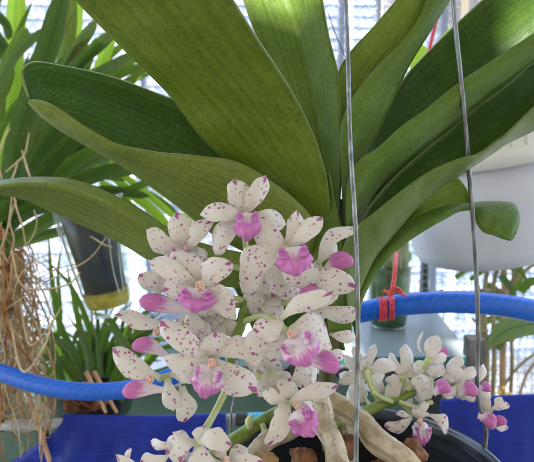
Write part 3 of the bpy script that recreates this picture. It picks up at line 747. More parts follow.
# roots
mb = MB(); mb.blob(at(8, 268, .56), (px(14, .56), px(14, .56), px(36, .56)), .22, 9, 20); mb.build('root_clump', VROOTR, van)
rr = random.Random(21)
for k in range(98 - 20):
    x = rr.uniform(-14, 24); y = rr.uniform(225, 300); d = rr.uniform(.5, .62); pts = [(x, y, d)]
    drift = rr.uniform(-.28, .36); ln = rr.uniform(90, 230); st = 6
    xx = x
    for s in range(1, st):
        xx += drift * ln / st + rr.uniform(-13, 13); xx = min(max(xx, -22), 54 - 14 * (s == st - 1 and y < 300))
        pts.append((xx, y + ln * s / st + rr.uniform(-6, 6), d + rr.uniform(-.015, .015)))
    w0 = rr.uniform(.5, 1.15)
    ptube('root', pts, [w0 * 1.1] * 4 + [w0, w0 * .5], rr.choice([VROOT, VROOT2, VROOT2, VROOT, VROOTR]), van, 6, 26)
for pts, w0 in (([(12, 250, .5), (22, 285, .49), (55, 288, .48), (72, 282, .48), (80, 272, .48)], 1.3), ([(20, 300, .5), (30, 345, .49), (50, 325, .48), (62, 306, .48)], 1.0),
                ([(10, 320, .5), (24, 372, .47), (45, 345, .465), (52, 320, .465)], 1.4), ([(60, 234, .5), (85, 234, .49), (105, 245, .48), (112, 247, .48)], 1.1),
                ([(5, 310, .5), (50, 280, .49), (90, 258, .48), (107, 236, .48)], .9), ([(25, 290, .5), (40, 278, .5), (60, 268, .5), (88, 262, .5)], .8),
                ([(6, 172, .5), (14, 165, .5), (24, 155, .5), (29, 133, .5)], 1.3), ([(31, 180, .5), (26, 165, .5), (22, 150, .5)], 1.5), ([(10, 185, .52), (16, 168, .52), (18, 160, .52)], 1.2),
                ([(2, 180, .5), (-2, 160, .5), (4, 140, .5), (10, 128, .5)], 1.2), ([(12, 196, .495), (10, 215, .49), (6, 235, .49), (0, 250, .49)], 1.3), ([(14, 196, .495), (17, 210, .49), (22, 225, .49), (26, 245, .49)], 1.2),
                ([(16, 200, .495), (10, 222, .5), (14, 240, .5), (8, 262, .5)], 1.1), ([(34, 210, .495), (37, 222, .5), (32, 238, .5), (20, 250, .5)], 1.0), ([(8, 262, .5), (-4, 240, .5), (2, 222, .5)], 1.1),
                ([(25, 250, .5), (28, 262, .5), (18, 280, .5), (12, 300, .5)], 1.1)):
    w0 *= .75; ptube('root', pts, [w0] * (len(pts) - 1) + [w0 * .6], VROOT2, van, 6, 24)

mb = MB(); rq = random.Random(33)
for k in range(150):
    x = rq.uniform(-18, 36); y = rq.uniform(235, 400); d = rq.uniform(.5, .62); P = []; a = rq.uniform(.9, 2.2); 
    for q in range(7):
        P.append(A((x, y, d))); a += rq.uniform(-1.1, 1.1); a = min(max(a, -.3), 3.4)
        x += math.cos(a) * rq.uniform(6, 14); y += math.sin(a) * rq.uniform(7, 16); x = min(max(x, -22), 50); d += rq.uniform(-.008, .008)
    mb.tube(P, [px(rq.uniform(.35, .7), d)] * 7, 5, 26, cap=False)
ms = mb.build('fine_root_mass', VROOT, van); ms['kind'] = 'stuff'; ms['label'] = 'fine straw coloured root tangle'
# potted plant behind the hose, left
pp = thing('potted_plant', 'arching grassy leaved potted plant behind the left blue hose', 'plant', at(92, 392, .74))
rr = random.Random(5)
L2 = [([(96, 382), (62, 330), (52, 280), (48, 228)], 7, 1, .72), ([(50, 382), (60, 320), (58, 270), (63, 240)], 5, 1, .75), ([(100, 385), (90, 330), (70, 285), (42, 256)], 6, 1, .7),
      ([(92, 385), (86, 345), (78, 332), (70, 362)], 8, 3, .66), ([(96, 384), (95, 345), (98, 325), (92, 300)], 6, 0, .7), ([(88, 384), (70, 350), (56, 340), (20, 352)], 8, 3, .7),
      ([(110, 384), (118, 345), (138, 318), (160, 305)], 8, 1, .72), ([(112, 384), (126, 350), (150, 332), (170, 330)], 6, 0, .7), ([(106, 384), (104, 345), (118, 315), (134, 302)], 7, 1, .74),
      ([(84, 384), (66, 350), (44, 330), (24, 338)], 7, 0, .72), ([(80, 384), (60, 362), (40, 356), (22, 366)], 8, 4, .7), ([(104, 400), (122, 360), (110, 320), (88, 312)], 10, 1, .62),
      ([(118, 400), (138, 372), (118, 335), (100, 322)], 10, 3, .6), ([(86, 382), (82, 340), (74, 300), (66, 262)], 7, 1, .76), ([(100, 382), (110, 350), (130, 340), (146, 350)], 6, 0, .74)]
for pts, wd, mi_, d in L2: strap(dd(pts, d), wd, GREENS[mi_], pp, vfold=.3, tip='long')
for k in range(100 - 18):
    bx = rr.uniform(60, 135); ang = (bx - 96) / 45 + rr.uniform(-.55, .55); ln = rr.uniform(45, 120); d = rr.uniform(.68, .86)
    x1 = bx + math.sin(ang) * ln * .5; y1 = 384 - math.cos(ang) * ln * .6; x2 = bx + math.sin(ang) * ln * 1.05; y2 = y1 - math.cos(ang) * ln * .3 + abs(math.sin(ang)) * ln * .3
    strap([(bx, 386, d), (bx + (x1 - bx) * .45, 386 - (386 - y1) * .55, d), (x1, y1, d), (x2, y2, d)], rr.uniform(2.6, 6), GREENS[rr.choice([0, 0, 1, 1, 2, 4, 3])], pp, vfold=.3, tip='long', twist=rr.uniform(-.5, .5))
mb = MB(); c = at(95, 410, .78); r_ = px(44, .78); mb.lathe(c, [(0, 0), (r_ * .8, 0), (r_, px(30, .78)), (r_ * 1.04, px(30, .78)), (r_ * 1.04, px(33, .78)), (r_ * .9, px(33, .78)), (0, px(29, .78))], 32); mb.build('pot', simple('dark green pot', (.03, .06, .045), (.05, .09, .07), 20, .5), pp)

# ================================================================ CANES, RIGHT
cn = thing('cane_plant', 'leafy bamboo like plant with tall brown canes at the right edge', 'plant', at(498, 410, .95))
for pts, r0, m_ in (([(484, 420), (487, 360), (484, 300), (488, 262), (490, 230)], 2.6, CANE), ([(492, 420), (494, 350), (493, 290), (499, 258), (500, 225)], 2.4, CANE), ([(502, 420), (503, 350), (505, 300), (504, 265), (506, 235)], 3.4, CANE2),
                    ([(509, 420), (512, 360), (510, 310), (514, 270)], 2.0, CANE), ([(478, 410), (480, 350), (482, 320), (478, 285)], 2.2, CANE), ([(516, 300), (502, 292), (494, 286)], 1.6, CANE2), ([(494, 300), (510, 285), (526, 270), (545, 258)], 2.0, CANE),
                    ([(500, 392), (514, 372), (526, 360), (545, 348)], 1.4, CANE), ([(490, 350), (483, 330), (472, 318)], 1.3, CANE), ([(518, 400), (528, 372), (545, 352)], 1.5, CANE2), ([(440, 290), (446, 296), (456, 301)], 1.8, CANE)):
    o = ptube('cane', dd(pts, .95), r0, m_, cn, 8, 30)
for x, y in ((485, 330), (494, 320), (504, 300), (504, 345), (487, 290), (511, 340), (494, 370), (504, 380)):
    mb = MB(); c = A((x, y, .947)); mb.tube([c - np.array([0, 0, .002]), c, c + np.array([0, 0, .002])], [.0045, .0062, .0045], 10, 6); mb.build('cane_node', CANE, cn)
for pts, wd, mi_, d, tp in [([(492, 346), (502, 334), (518, 328), (560, 322)], 17, 3, .8, 'x'), ([(470, 280), (485, 270), (500, 268), (530, 272)], 5, 1, .95, 'long'), ([(455, 278), (470, 268), (482, 266), (500, 268)], 5, 1, .97, 'long'),
                        ([(500, 296), (514, 286), (518, 270), (510, 258)], 11, 1, .97, 'round'), ([(490, 262), (505, 262), (520, 270), (531, 292)], 7, 4, .93, 'long'), ([(508, 262), (520, 256), (532, 256), (550, 262)], 5, 1, .92, 'long'),
                        ([(486, 286), (496, 292), (506, 300), (512, 306)], 10, 1, .98, 'round'), ([(470, 300), (480, 293), (490, 292), (500, 296)], 8, 1, .99, 'long'), ([(520, 292), (530, 282), (540, 282), (556, 290)], 9, 1, .94, 'round'),
                        ([(486, 322), (494, 318), (506, 320), (516, 330)], 7, 1, .98, 'long'), ([(500, 275), (508, 284), (514, 296), (512, 312)], 7, 3, .93, 'long'), ([(505, 250), (520, 248), (536, 252), (550, 258)], 6, 1, .9, 'long')]:
    strap(dd(pts, d), wd, GREENS[mi_], cn, vfold=.2, tip=tp if tp != 'x' else 'round')
strap(dd([(488, 349), (498, 336), (516, 327), (566, 321)], .78), 22, BG_PALE, cn, vfold=.3, tip='round', taper=.95)
for x, y in ((503, 388), (499, 392), (509, 394)):
    mb = MB(); mb.blob(at(x, y, .93), (.0035, .0035, .003), .2, x, 8); mb.build('bud', YELLOW, cn)
tag(ptube('red_rod', [(440, 8, .7), (433, 34, .7), (426, 66, .7)], [1.7, 1.9, 1.9], REDST, seg=8), 'thin red rod seen between two upper orchid leaves', 'rod')
v3 = thing('strap_leaf_plant', 'small bright green leaves glimpsed beyond the upper right orchid leaves', 'plant', at(425, 90, .75))
for pts, wd in (([(405, 110), (414, 82), (419, 62), (421, 44)], 16), ([(425, 90), (436, 58), (446, 40), (458, 28)], 12)):
    strap(dd(pts, .75), wd, BG_LIME, v3)
tag(ptube('thin_string', [(328, 12, .5), (334, 30, .5), (344, 54, .5), (352, 70, .5)], .6, BLACKM, seg=5), 'thin dark string hanging beside the left hanger wire, top centre', 'string')

# ================================================================ POT AND HANGER
PD = .31
pc = at(359, 476, PD); prr = px(152, PD)
pot = thing('plant_pot', 'round black plastic pot holding the spotted orchid', 'pot', pc - Vector((0, 0, .1)))
rimo = prr
mb = MB(); base = np.array(pc)
mb.lathe(base, [(0, -.1), (rimo * .66, -.1), (rimo * .7, -.098), (rimo * .9, -.014), (rimo * .93, -.0125), (rimo * .93, -.0045), (rimo * .922, -.004), (rimo * .9, -.012), (rimo * .8, -.05), (0, -.052)], 96)
mb.build('body', POT, pot)
mb = MB(); mb.lathe(base, [(rimo * .932, -.0125), (rimo * .945, -.012), (rimo * .955, -.002), (rimo * .99, -.0015), (rimo * 1.0, .0), (rimo * .995, .0018), (rimo * .97, .0025), (rimo * .945, .0022), (rimo * .934, .0005), (rimo * .932, -.004)], 96)
mb.build('rim', RIMM, pot)
mb = MB(); G = []
for i in range(22):
    row = []; r_ = rimo * .845 * i / 21
    for j in range(72):
        a = j / 72 * 2 * math.pi
        row.append(base + np.array([r_ * math.cos(a), r_ * math.sin(a), -.037 + .004 * math.sin(r_ * 260 + 3 * math.cos(3 * a)) + .003 * math.sin(5 * a + r_ * 500) + rnd.uniform(-.0015, .0015)]))
    G.append(row)
mb.grid(np.array(G), closed=True)
for k in range(60):
    a = rnd.uniform(0, 6.28); q = rimo * .8 * math.sqrt(rnd.random())
    mb.blob(base + np.array([q * math.cos(a), q * math.sin(a), -.032]), (rnd.uniform(.004, .009), rnd.uniform(.004, .008), rnd.uniform(.003, .006)), .2, k, 8, Euler((0, rnd.uniform(-.6, .6), rnd.uniform(0, 3))).to_matrix())
mb.build('potting_mix', SOIL, pot)
def wiret(pts, rp): return ptube('wire', pts, rp, WIRE, hang, 10, 60)
hang = thing('pot_hanger', 'three galvanised wires holding up the black orchid pot', 'hanger', at(360, -60, .3))
def rim3(deg, k=1.0, dz=0): return base + np.array([rimo * k * math.cos(R(deg)), rimo * k * math.sin(R(deg)), dz])
def hanger_wire(pts, rp, deg):
    d = px(rp, pts[-1][2]); m = MB()
    Q = [A(q) for q in pts] + [rim3(deg, 1.03, .012), rim3(deg, 1.035, .002), rim3(deg, 1.02, -.008), rim3(deg, .97, -.012)]
    m.tube(Q, [d] * len(Q), 10, 90); m.build('wire', WIRE, hang)
hanger_wire([(343, -50, .262), (346, 10, .258), (348, 60, .256), (350, 140, .252), (356, 240, .247), (358, 330, .243), (357, 400, .24), (356, 470, .236)], 2.6, -99)
hanger_wire([(450, -50, .318), (455, 20, .32), (461, 80, .322), (469, 170, .326), (475, 250, .33), (478, 330, .335), (478, 395, .341)], 2.2, 21)
hanger_wire([(300, -50, .40), (262, 150, .385), (242, 300, .37), (237, 380, .36)], 1.2, 148)
# bark chunks lying in the pot
for i, (x, y, d, a, b, c_, m_, lab) in enumerate((
    (302, 457, .268, 15, 12, 11, BARK, 'reddish brown bark chunk between the two left roots in the pot'),
    (412, 455, .30, 18, 16, 14, BARK, 'dark brown bark chunk at the right of the thick root in the pot'),
    (331, 403, .325, 6, 6, 8, BARK2, 'tan husk piece wedged where the two thick roots meet'),
    (287, 424, .30, 13, 9, 9, BARK, 'dark curled bark piece under the lowest hanging flower'),
    (345, 446, .295, 12, 12, 11, BARK, 'brown bark chunk behind the front hanger wire in the pot'),
    (383, 470, .27, 14, 12, 10, BARK, 'rough bark chunk at the bottom edge below the thick root'),
    (262, 462, .27, 14, 10, 9, BARK2, 'pale husk chunk at the bottom edge by the left root'))):
    mb = MB(); M = Euler((rnd.uniform(-.5, .5), rnd.uniform(-.6, .6), rnd.uniform(0, 3))).to_matrix()
    mb.blob(at(x, y, d), (px(a, d), px(b, d) * .9, px(c_, d)), .17, i + 40, 9, M)
    tag(mb.build('bark_chunk', m_, smooth=False, bevel=.0008), lab, 'bark', 'bark chunks in the orchid pot')

# ================================================================ THE ORCHID
orc = thing('orchid', 'orchid with broad green leaves and white flowers spotted magenta', 'orchid', at(335, 450, .31))
# --- leaves (photo px, photo px, metres from the camera)
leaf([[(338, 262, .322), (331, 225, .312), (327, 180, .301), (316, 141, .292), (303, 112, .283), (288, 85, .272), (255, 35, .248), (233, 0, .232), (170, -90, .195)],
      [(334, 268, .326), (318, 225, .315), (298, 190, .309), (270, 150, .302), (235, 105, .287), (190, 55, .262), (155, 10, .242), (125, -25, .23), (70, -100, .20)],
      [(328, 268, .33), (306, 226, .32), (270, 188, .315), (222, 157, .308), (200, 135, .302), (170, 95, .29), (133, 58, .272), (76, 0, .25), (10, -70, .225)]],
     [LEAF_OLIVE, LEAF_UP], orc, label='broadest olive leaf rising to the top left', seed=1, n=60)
leaf([[(336, 225, .322), (341, 180, .326), (341, 115, .332), (338, 73, .334), (330, 40, .336), (323, 0, .338), (316, -70, .34)],
      [(331, 225, .33), (326, 170, .338), (316, 110, .343), (305, 60, .346), (294, 20, .348), (286, 0, .349), (276, -70, .352)],
      [(325, 225, .33), (305, 160, .335), (285, 105, .338), (270, 66, .34), (255, 33, .341), (243, -2, .342), (230, -70, .344)]],
     [LEAF_MID, LEAF_UP], orc, label='upright leaf at the top centre, sunlit at its top', seed=2)
# far half / keel / near half of the folded left leaf
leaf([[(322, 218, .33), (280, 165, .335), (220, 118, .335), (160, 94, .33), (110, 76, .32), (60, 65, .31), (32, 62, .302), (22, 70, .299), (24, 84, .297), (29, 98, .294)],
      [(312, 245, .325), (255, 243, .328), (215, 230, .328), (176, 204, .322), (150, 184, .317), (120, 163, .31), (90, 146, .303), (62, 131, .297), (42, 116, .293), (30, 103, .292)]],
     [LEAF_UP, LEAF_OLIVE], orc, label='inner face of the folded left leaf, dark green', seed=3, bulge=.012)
leaf([[(318, 225, .308), (299, 203, .300), (267, 178, .294), (235, 161, .291), (200, 156, .29), (150, 151, .288), (118, 144, .286), (88, 128, .285), (58, 108, .285), (40, 101, .286), (29, 101, .287)],
      [(310, 262, .318), (262, 258, .318), (215, 235, .316), (178, 206, .312), (150, 185, .308), (120, 164, .303), (90, 147, .298), (64, 132, .294), (46, 119, .291), (35, 109, .29), (29, 102, .289)]],
     [LEAF_PALE, LEAF_OLIVE], orc, label='near half of the folded left leaf, pale olive', seed=4, bulge=-.004)
leaf([[(310, 262, .312), (250, 254, .305), (200, 243, .297), (170, 230, .29), (150, 216, .285), (120, 199, .279), (80, 182, .272), (40, 178, .266), (0, 182, .26), (-40, 196, .256)],
      [(310, 270, .312), (250, 266, .304), (200, 258, .294), (162, 244, .285), (135, 222, .277), (100, 201, .269), (60, 187, .262), (30, 184, .258), (0, 187, .254), (-40, 198, .25)],
      [(310, 290, .322), (250, 288, .32), (200, 281, .314), (154, 262, .305), (122, 243, .299), (79, 223, .29), (48, 209, .282), (25, 199, .275), (0, 194, .268), (-40, 200, .26)]],
     [LEAF_PALE, LEAF_OLIVE], orc, label='lowest left leaf, grey green, leaving the frame at the left', seed=5, n=50)
# right side
leaf([[(343, 190, .325), (338, 120, .34), (338, 73, .345), (350, 52, .346), (372, 28, .346), (396, 0, .347), (440, -50, .35)],
      [(352, 215, .332), (350, 160, .345), (360, 124, .345), (378, 88, .347), (398, 56, .349), (418, 26, .351), (444, -14, .354)]],
     [LEAF_OLIVE, LEAF_MID], orc, label='olive leaf face behind the left wire at the top', seed=6)
leaf([[(345, 230, .312), (342, 180, .318), (341, 126, .327), (354, 96, .331), (376, 68, .335), (400, 44, .34), (418, 20, .344), (426, 0, .347), (440, -40, .352)],
      [(352, 232, .316), (356, 200, .322), (372, 146, .33), (384, 120, .334), (400, 84, .34), (412, 60, .344), (432, 28, .349), (450, 0, .353), (475, -40, .36)]],
     [LEAF_MID, LEAF_UP], orc, label='narrow dull green leaf pointing up between the two wires', seed=7, bulge=-.004)
leaf([[(350, 215, .33), (372, 146, .345), (388, 108, .35), (406, 76, .355), (424, 56, .358), (452, 28, .356), (480, 2, .352), (506, -20, .349), (560, -60, .347)],
      [(352, 235, .335), (385, 190, .35), (420, 155, .355), (452, 130, .355), (480, 106, .354), (505, 88, .353), (530, 66, .352), (545, 55, .351), (590, 10, .35)]],
     [LEAF_UP, LEAF_MID], orc, label='broad dark leaf face reaching the top right corner', seed=8, bulge=.01)
leaf([[(346, 225, .305), (348, 180, .308), (360, 160, .31), (378, 148, .312), (400, 128, .316), (428, 108, .32), (452, 88, .324), (480, 69, .328), (512, 48, .331), (534, 34, .333), (590, 0, .338)],
      [(352, 240, .31), (372, 196, .318), (394, 170, .322), (420, 148, .326), (448, 126, .33), (470, 108, .333), (488, 93, .335), (510, 78, .337), (534, 60, .339), (560, 46, .341), (600, 24, .345)]],
     [LEAF_MID, LEAF_UP], orc, label='long green leaf half crossing behind the right wire', seed=9, bulge=-.006)
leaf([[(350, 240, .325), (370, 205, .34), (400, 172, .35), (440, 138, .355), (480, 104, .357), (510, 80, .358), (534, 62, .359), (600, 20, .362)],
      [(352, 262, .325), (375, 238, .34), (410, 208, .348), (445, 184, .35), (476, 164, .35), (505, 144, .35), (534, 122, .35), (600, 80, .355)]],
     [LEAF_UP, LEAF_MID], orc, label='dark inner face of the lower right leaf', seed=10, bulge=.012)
leaf([[(340, 260, .300), (348, 235, .299), (361, 223, .298), (376, 211, .299), (400, 192, .302), (430, 171, .306), (460, 158, .309), (478, 154, .311), (496, 141, .314), (512, 128, .317), (534, 106, .321), (590, 60, .33)],
      [(350, 335, .318), (354, 305, .316), (362, 283, .315), (374, 258, .314), (392, 236, .316), (418, 206, .32), (439, 187, .323), (457, 177, .325), (474, 165, .327), (503, 145, .33), (534, 130, .333), (590, 100, .34)]],
     [LEAF_GREY, LEAF_UP], orc, label='grey green leaf half sweeping to the right edge', seed=11, bulge=-.005, n=56)
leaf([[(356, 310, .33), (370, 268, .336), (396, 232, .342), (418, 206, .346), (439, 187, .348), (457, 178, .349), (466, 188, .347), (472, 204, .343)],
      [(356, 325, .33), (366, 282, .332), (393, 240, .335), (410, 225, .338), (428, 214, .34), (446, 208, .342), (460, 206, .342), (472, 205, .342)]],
     [LEAF_SUNLIT, LEAF_MID], orc, label='yellow green leaf half above the curled tip, sunlight painted in its colour', seed=12, bulge=.004)
leaf([[(352, 320, .322), (364, 278, .322), (378, 254, .323), (393, 237, .325), (425, 214, .33), (450, 206, .335), (474, 203, .34), (488, 202, .342), (503, 202, .343), (513, 204, .342), (518, 211, .338), (519, 221, .334), (516, 232, .33)],
      [(356, 335, .322), (362, 300, .321), (378, 270, .32), (396, 250, .321), (425, 230, .324), (444, 219, .328), (459, 211, .333), (472, 211, .335), (476, 222, .33), (484, 232, .326), (494, 235, .325), (503, 239, .325), (509, 240.5, .326), (513, 238, .328)]],
     [LEAF_MID, LEAF_UP], orc, label='lower right leaf with a rounded tip curling down', seed=13, bulge=-.003, n=60)
# sheath and stem between the leaves
ptube('stem', [(334, 200, .335), (338, 250, .335), (335, 320, .335), (325, 400, .33), (330, 450, .325)], [10, 14, 10, 8, 8], STEMB, orc, 16, 40)
leaf([[(330, 330, .318), (318, 280, .315), (312, 240, .312), (322, 205, .312), (326, 175, .313)],
      [(352, 340, .314), (350, 290, .308), (345, 245, .306), (336, 205, .308), (329, 172, .311)]], [LEAF_MID, LEAF_UP], orc, seed=14)
leaf([[(262, 350, .33), (240, 300, .332), (228, 265, .333), (270, 240, .333), (318, 215, .33)],
      [(345, 350, .33), (340, 320, .33), (336, 290, .33), (334, 250, .33), (332, 215, .33)]], [LEAF_UP, LEAF_MID], orc, seed=15, bulge=.006)

# --- thick roots in the pot
def root(pts, rp): return ptube('root', pts, rp, ROOTM, orc, 18, 60, wob=.035)
root([(308, 384, .305), (321, 402, .292), (324, 424, .28), (334, 444, .267), (338, 466, .252), (350, 500, .235)], [7.5, 9.5, 11, 10.4, 12, 12])
root([(322, 395, .315), (337, 406, .305), (360, 420, .292), (377, 441, .278), (404, 460, .262), (418, 480, .255), (440, 510, .24)], [9, 12, 11, 13, 12, 14, 14])
root([(318, 412, .315), (290, 430, .30), (268, 440, .285), (246, 464, .27), (215, 490, .255)], [8, 9.5, 9.5, 9.5, 9])
root([(330, 405, .33), (345, 425, .33), (350, 460, .31), (330, 500, .29)], [6, 7, 7, 7])

# --- flowers
WK = [1.04]
def petal_grid(b, t, W, d_b, d_t, arc=0, bend=.12, cup=.15, tw=0, seed=0, shape='o', side_tilt=0):
    rr = random.Random(seed); P0, P1 = A((*b, d_b)), A((*t, d_t)); Lv = P1 - P0; L = np.linalg.norm(Lv); T = Lv / L
    v = P0 - np.array(CAM); v /= np.linalg.norm(v)
    S = np.cross(T, v); S /= np.linalg.norm(S); Nn = np.cross(S, T)      # Nn points towards / away from the camera
    if np.dot(Nn, v) > 0: Nn = -Nn
    Wm = px(W * WK[0], (d_b + d_t) / 2) / 2
    p1, p2, p3 = rr.uniform(0, 6), rr.uniform(0, 6), rr.uniform(0, 6)
    n, m = 18, 11; G = np.zeros((n, m, 3)); UV = np.zeros((n, m, 2))
    for i in range(n):
        u = i / (n - 1)
        if shape == 'n':   k = .28 + .72 * math.sin(min(1, u / .6) * math.pi / 2) ** 1.4; um = .62
        elif shape == 'w': k = .34 + .66 * math.sin(min(1, u / .5) * math.pi / 2) ** 1.2; um = .55
        else:              k = .25 + .75 * math.sin(min(1, u / .62) * math.pi / 2) ** 1.7; um = .62
        if u > um: k *= max(0.0, 1 - ((u - um) / (1 - um)) ** 2.3) ** .58 * .96 + .04
        bow = (math.sin(math.pi * u) * (bend + .07 * math.sin(p3)) - (.3 + .3 * math.sin(p1)) * u * u * .5) * L
        ar = arc * math.sin(math.pi * u) * L
        a = (tw + .9 * math.sin(p2 * 3)) * (u - .4) + side_tilt + .35 * math.sin(p3 * 2)
        Su = S * math.cos(a) + Nn * math.sin(a); Nu = Nn * math.cos(a) - S * math.sin(a)
        for j in range(m):
            s = (j / (m - 1)) * 2 - 1
            kk = k * (1 + .10 * math.sin(u * 6 + p1 + (2.4 if s > 0 else 0)) + .035 * math.sin(u * 15 + p2 + s))
            k5 = p3; ruf = .17 * Wm * math.sin(u * 11 + p2 + s * 2) * abs(s) ** 2 + .03 * Wm * math.sin(u * 19 + p3) * s
            G[i, j] = P0 + T * (u * L * (1 - .03 * s * s * (u > .7))) + Su * (Wm * kk * s + ar) + Nu * (bow + (-cup * s * s + cup * .4) * Wm * k + ruf + .04 * Wm * math.cos(s * 3.1) * math.sin(u * 3))
            UV[i, j] = (u, j / (m - 1))
    return G, UV
def petal(name, parent, mat, *a, **k):
    G, UV = petal_grid(*a, **k); m = MB(); m.grid(G, UV); return m.build(name, mat, parent, solid=.00035, off=0, sub=1)
def lip_front(parent, c, ang, L, W, d, mat=LIP, seed=0, lobes=True, forward=.012):
    """three lobed fleshy lip hanging from the column; ang in degrees, 0 = straight down the picture"""
    rr = random.Random(seed); a = R(ang)
    ex = np.array(RIGHT) * math.cos(a) + np.array(UP) * math.sin(a); ey = -np.array(UP) * math.cos(a) + np.array(RIGHT) * math.sin(a)
    ez = -np.array(FWD); P0 = A((*c, d)); Lm, Wm = px(L, d), px(W, d) / 2
    n, m = 26, 33; G = np.zeros((n, m, 3)); UV = np.zeros((n, m, 2)); ph = rr.uniform(0, 6)
    for i in range(n):
        u = i / (n - 1)
        wd = (.5 + .5 * math.sin(min(1, u / .5) * 1.57)) * (1 if u < .7 else math.sqrt(max(0, 1 - ((u - .7) / .3) ** 2)) * .4 + .6)
        for j in range(m):
            s = (j / (m - 1)) * 2 - 1
            tip = 1 - .26 * s * s + .05 * math.cos(s * math.pi * 2) * (u ** 2) - .05 * math.exp(-((s / .12) ** 2)) * u ** 3
            z = forward * (math.sin(u * 2.3)) + Wm * .42 * (1 - s * s) * (.5 + .5 * u) - Wm * .35 * abs(s) ** 3
            z += .0004 * math.sin(s * 15 + ph) * u + .0012 * math.sin(u * 12 + s * 4 + ph) * abs(s)
            z += Wm * .10 * math.exp(-((s / .12) ** 2)) * (1 - u)
            G[i, j] = P0 + ex * Wm * wd * s * (1 + .06 * math.sin(u * 14 + ph)) + ey * Lm * u * tip + ez * z
            UV[i, j] = (u, j / (m - 1))
    mb = MB(); mb.grid(G, UV)
    if lobes:
        for sd_ in (-1, 1):
            g2 = np.zeros((12, 9, 3)); uv2 = np.zeros((12, 9, 2))
            for i in range(12):
                u = i / 11
                for j in range(9):
                    s = j / 8 * 2 - 1; k = math.sqrt(max(0, 1 - (max(0, u - .5) / .5) ** 2))
                    g2[i, j] = P0 + ex * sd_ * Wm * (.34 + .5 * u) + ey * Lm * (.2 - .14 * u + .17 * s * (.6 + .4 * k) * (1 - .5 * (u > .8))) + ez * (.002 + .006 * u * (1 - u) * 4 * .5 + .002 * s * s + .003)
                    uv2[i, j] = (.25 + .7 * u, j / 8)
            mb.grid(g2, uv2)
    return mb.build('lip', mat, parent, solid=.0011, off=0, sub=1)
def lip_side(parent, b, t, W, db, dt, mat=LIP_PALE, seed=0, arc=.1):
    rr = random.Random(seed); P0, P1 = A((*b, db)), A((*t, dt)); Lv = P1 - P0; L = np.linalg.norm(Lv); T = Lv / L
    v = P0 - np.array(CAM); v /= np.linalg.norm(v); S = np.cross(T, v); S /= np.linalg.norm(S); Nn = np.cross(T, S)
    if S @ np.array(UP) < 0: S = -S
    Wm = px(W, (db + dt) / 2) / 2; n, m = 26, 22; ph = rr.uniform(0, 6)
    G = np.zeros((n, m, 3)); UV = np.zeros((n, m, 2))
    for i in range(n):
        u = i / (n - 1); k = .34 + .66 * math.sin(min(1, u / .68) * math.pi / 2) ** 2
        if u > .68: k *= math.sqrt(max(0.0, 1 - ((u - .68) / .32) ** 2)) * .97 + .03
        for j in range(m):
            a = j / m * 2 * math.pi
            groove = 1 - .18 * math.exp(-((math.sin(a / 2 - .6)) / .18) ** 2) + .04 * math.sin(3 * a + ph + u * 5) + .025 * math.sin(7 * a + u * 4)
            G[i, j] = P0 + T * u * L + S * (Wm * k * math.cos(a) * groove + arc * L * math.sin(math.pi * u)) + Nn * Wm * .62 * k * math.sin(a) * groove
            UV[i, j] = (u, j / m)
    mb = MB(); mb.grid(G, UV, closed=True); return mb.build('lip', mat, parent, sub=1)
def column_(parent, c, d, r_=5, ang=0):
    a = R(ang); P0 = A((*c, d)); ex = np.array(RIGHT) * math.cos(a) + np.array(UP) * math.sin(a); ey = np.array(UP) * math.cos(a) - np.array(RIGHT) * math.sin(a); ez = -np.array(FWD)
    M = np.column_stack([ex, ez, ey]); q = px(r_ * .76, d)
    mb = MB(); mb.blob(P0, (q, q * 1.1, q * 1.1), .06, int(c[0]), 12, M)
    for s in (-.45, .45): mb.blob(P0 + ex * q * s + ez * q * .85 + ey * q * .25, (q * .42, q * .38, q * .55), .05, 3, 8, M, mi=1)
    mb.blob(P0 - ey * q * .55 + ez * q * .8, (q * .55, q * .35, q * .25), .05, 5, 8, M, mi=1)
    return mb.build('column', [COLUMN, CAPM], parent)
fseed = [100]
def flower(c, d, petals, axis=None, lip=None, col_=None, mat=PETAL, ped_r=3.2, label=None, back=False):
    """c centre px; petals: (tipx, tipy, width px, depth shift of tip, {options}); axis: where its stalk meets the spike (x,y,d)"""
    fseed[0] += 1; sd_ = fseed[0]
    if axis is None: axis = (c[0], c[1] + 3, d + .02)
    ax = A(axis[:3]); cb = A((*c, d + (.003 if not back else -.002))); midp = (ax + cb) / 2 + np.array([0, .003, -.002 * (1 if len(axis) < 4 else axis[3])])
    mb = MB(); mb.tube([ax, midp, cb], [px(ped_r * 1.05, d), px(ped_r * .9, d), px(ped_r * 1.15, d)], 10, 16)
    mb.blob(cb, [px(ped_r * 1.3, d)] * 3, .03, 1, 8)
    f = mb.build('flower', PEDICEL, orc)
    if label: f['label'] = label
    for i, p_ in enumerate(petals):
        tx, ty, wd, dz = p_[:4]; op = dict(p_[4]) if len(p_) > 4 else {}
        bx, by = op.pop('base', c); m_ = op.pop('mat', mat); nm = op.pop('name', 'petal')
        db = op.pop('db', 0)
        petal(nm, f, m_, (bx, by), (tx, ty), wd, d + db, d + dz, seed=sd_ * 10 + i, **op)
    if lip:
        if lip[0] == 'f': lip_front(f, *lip[1:6], **(lip[6] if len(lip) > 6 else {}))
        else: lip_side(f, *lip[1:6], **(lip[6] if len(lip) > 6 else {}))
    if col_: column_(f, *col_)
    return f
W_ = {'shape': 'w'}
# flower spike axis
spk = ptube('flower_spike', [(300, 395, .325), (262, 392, .30), (236, 382, .28), (229, 368, .272), (234, 345, .272), (242, 320, .272), (248, 296, .273), (249, 270, .275), (247, 248, .276), (244, 238, .277)],
            [5, 5, 5, 5, 5.2, 5.4, 5.2, 4.6, 3.4, 2.4], STEM, orc, 12, 70, wob=.05)
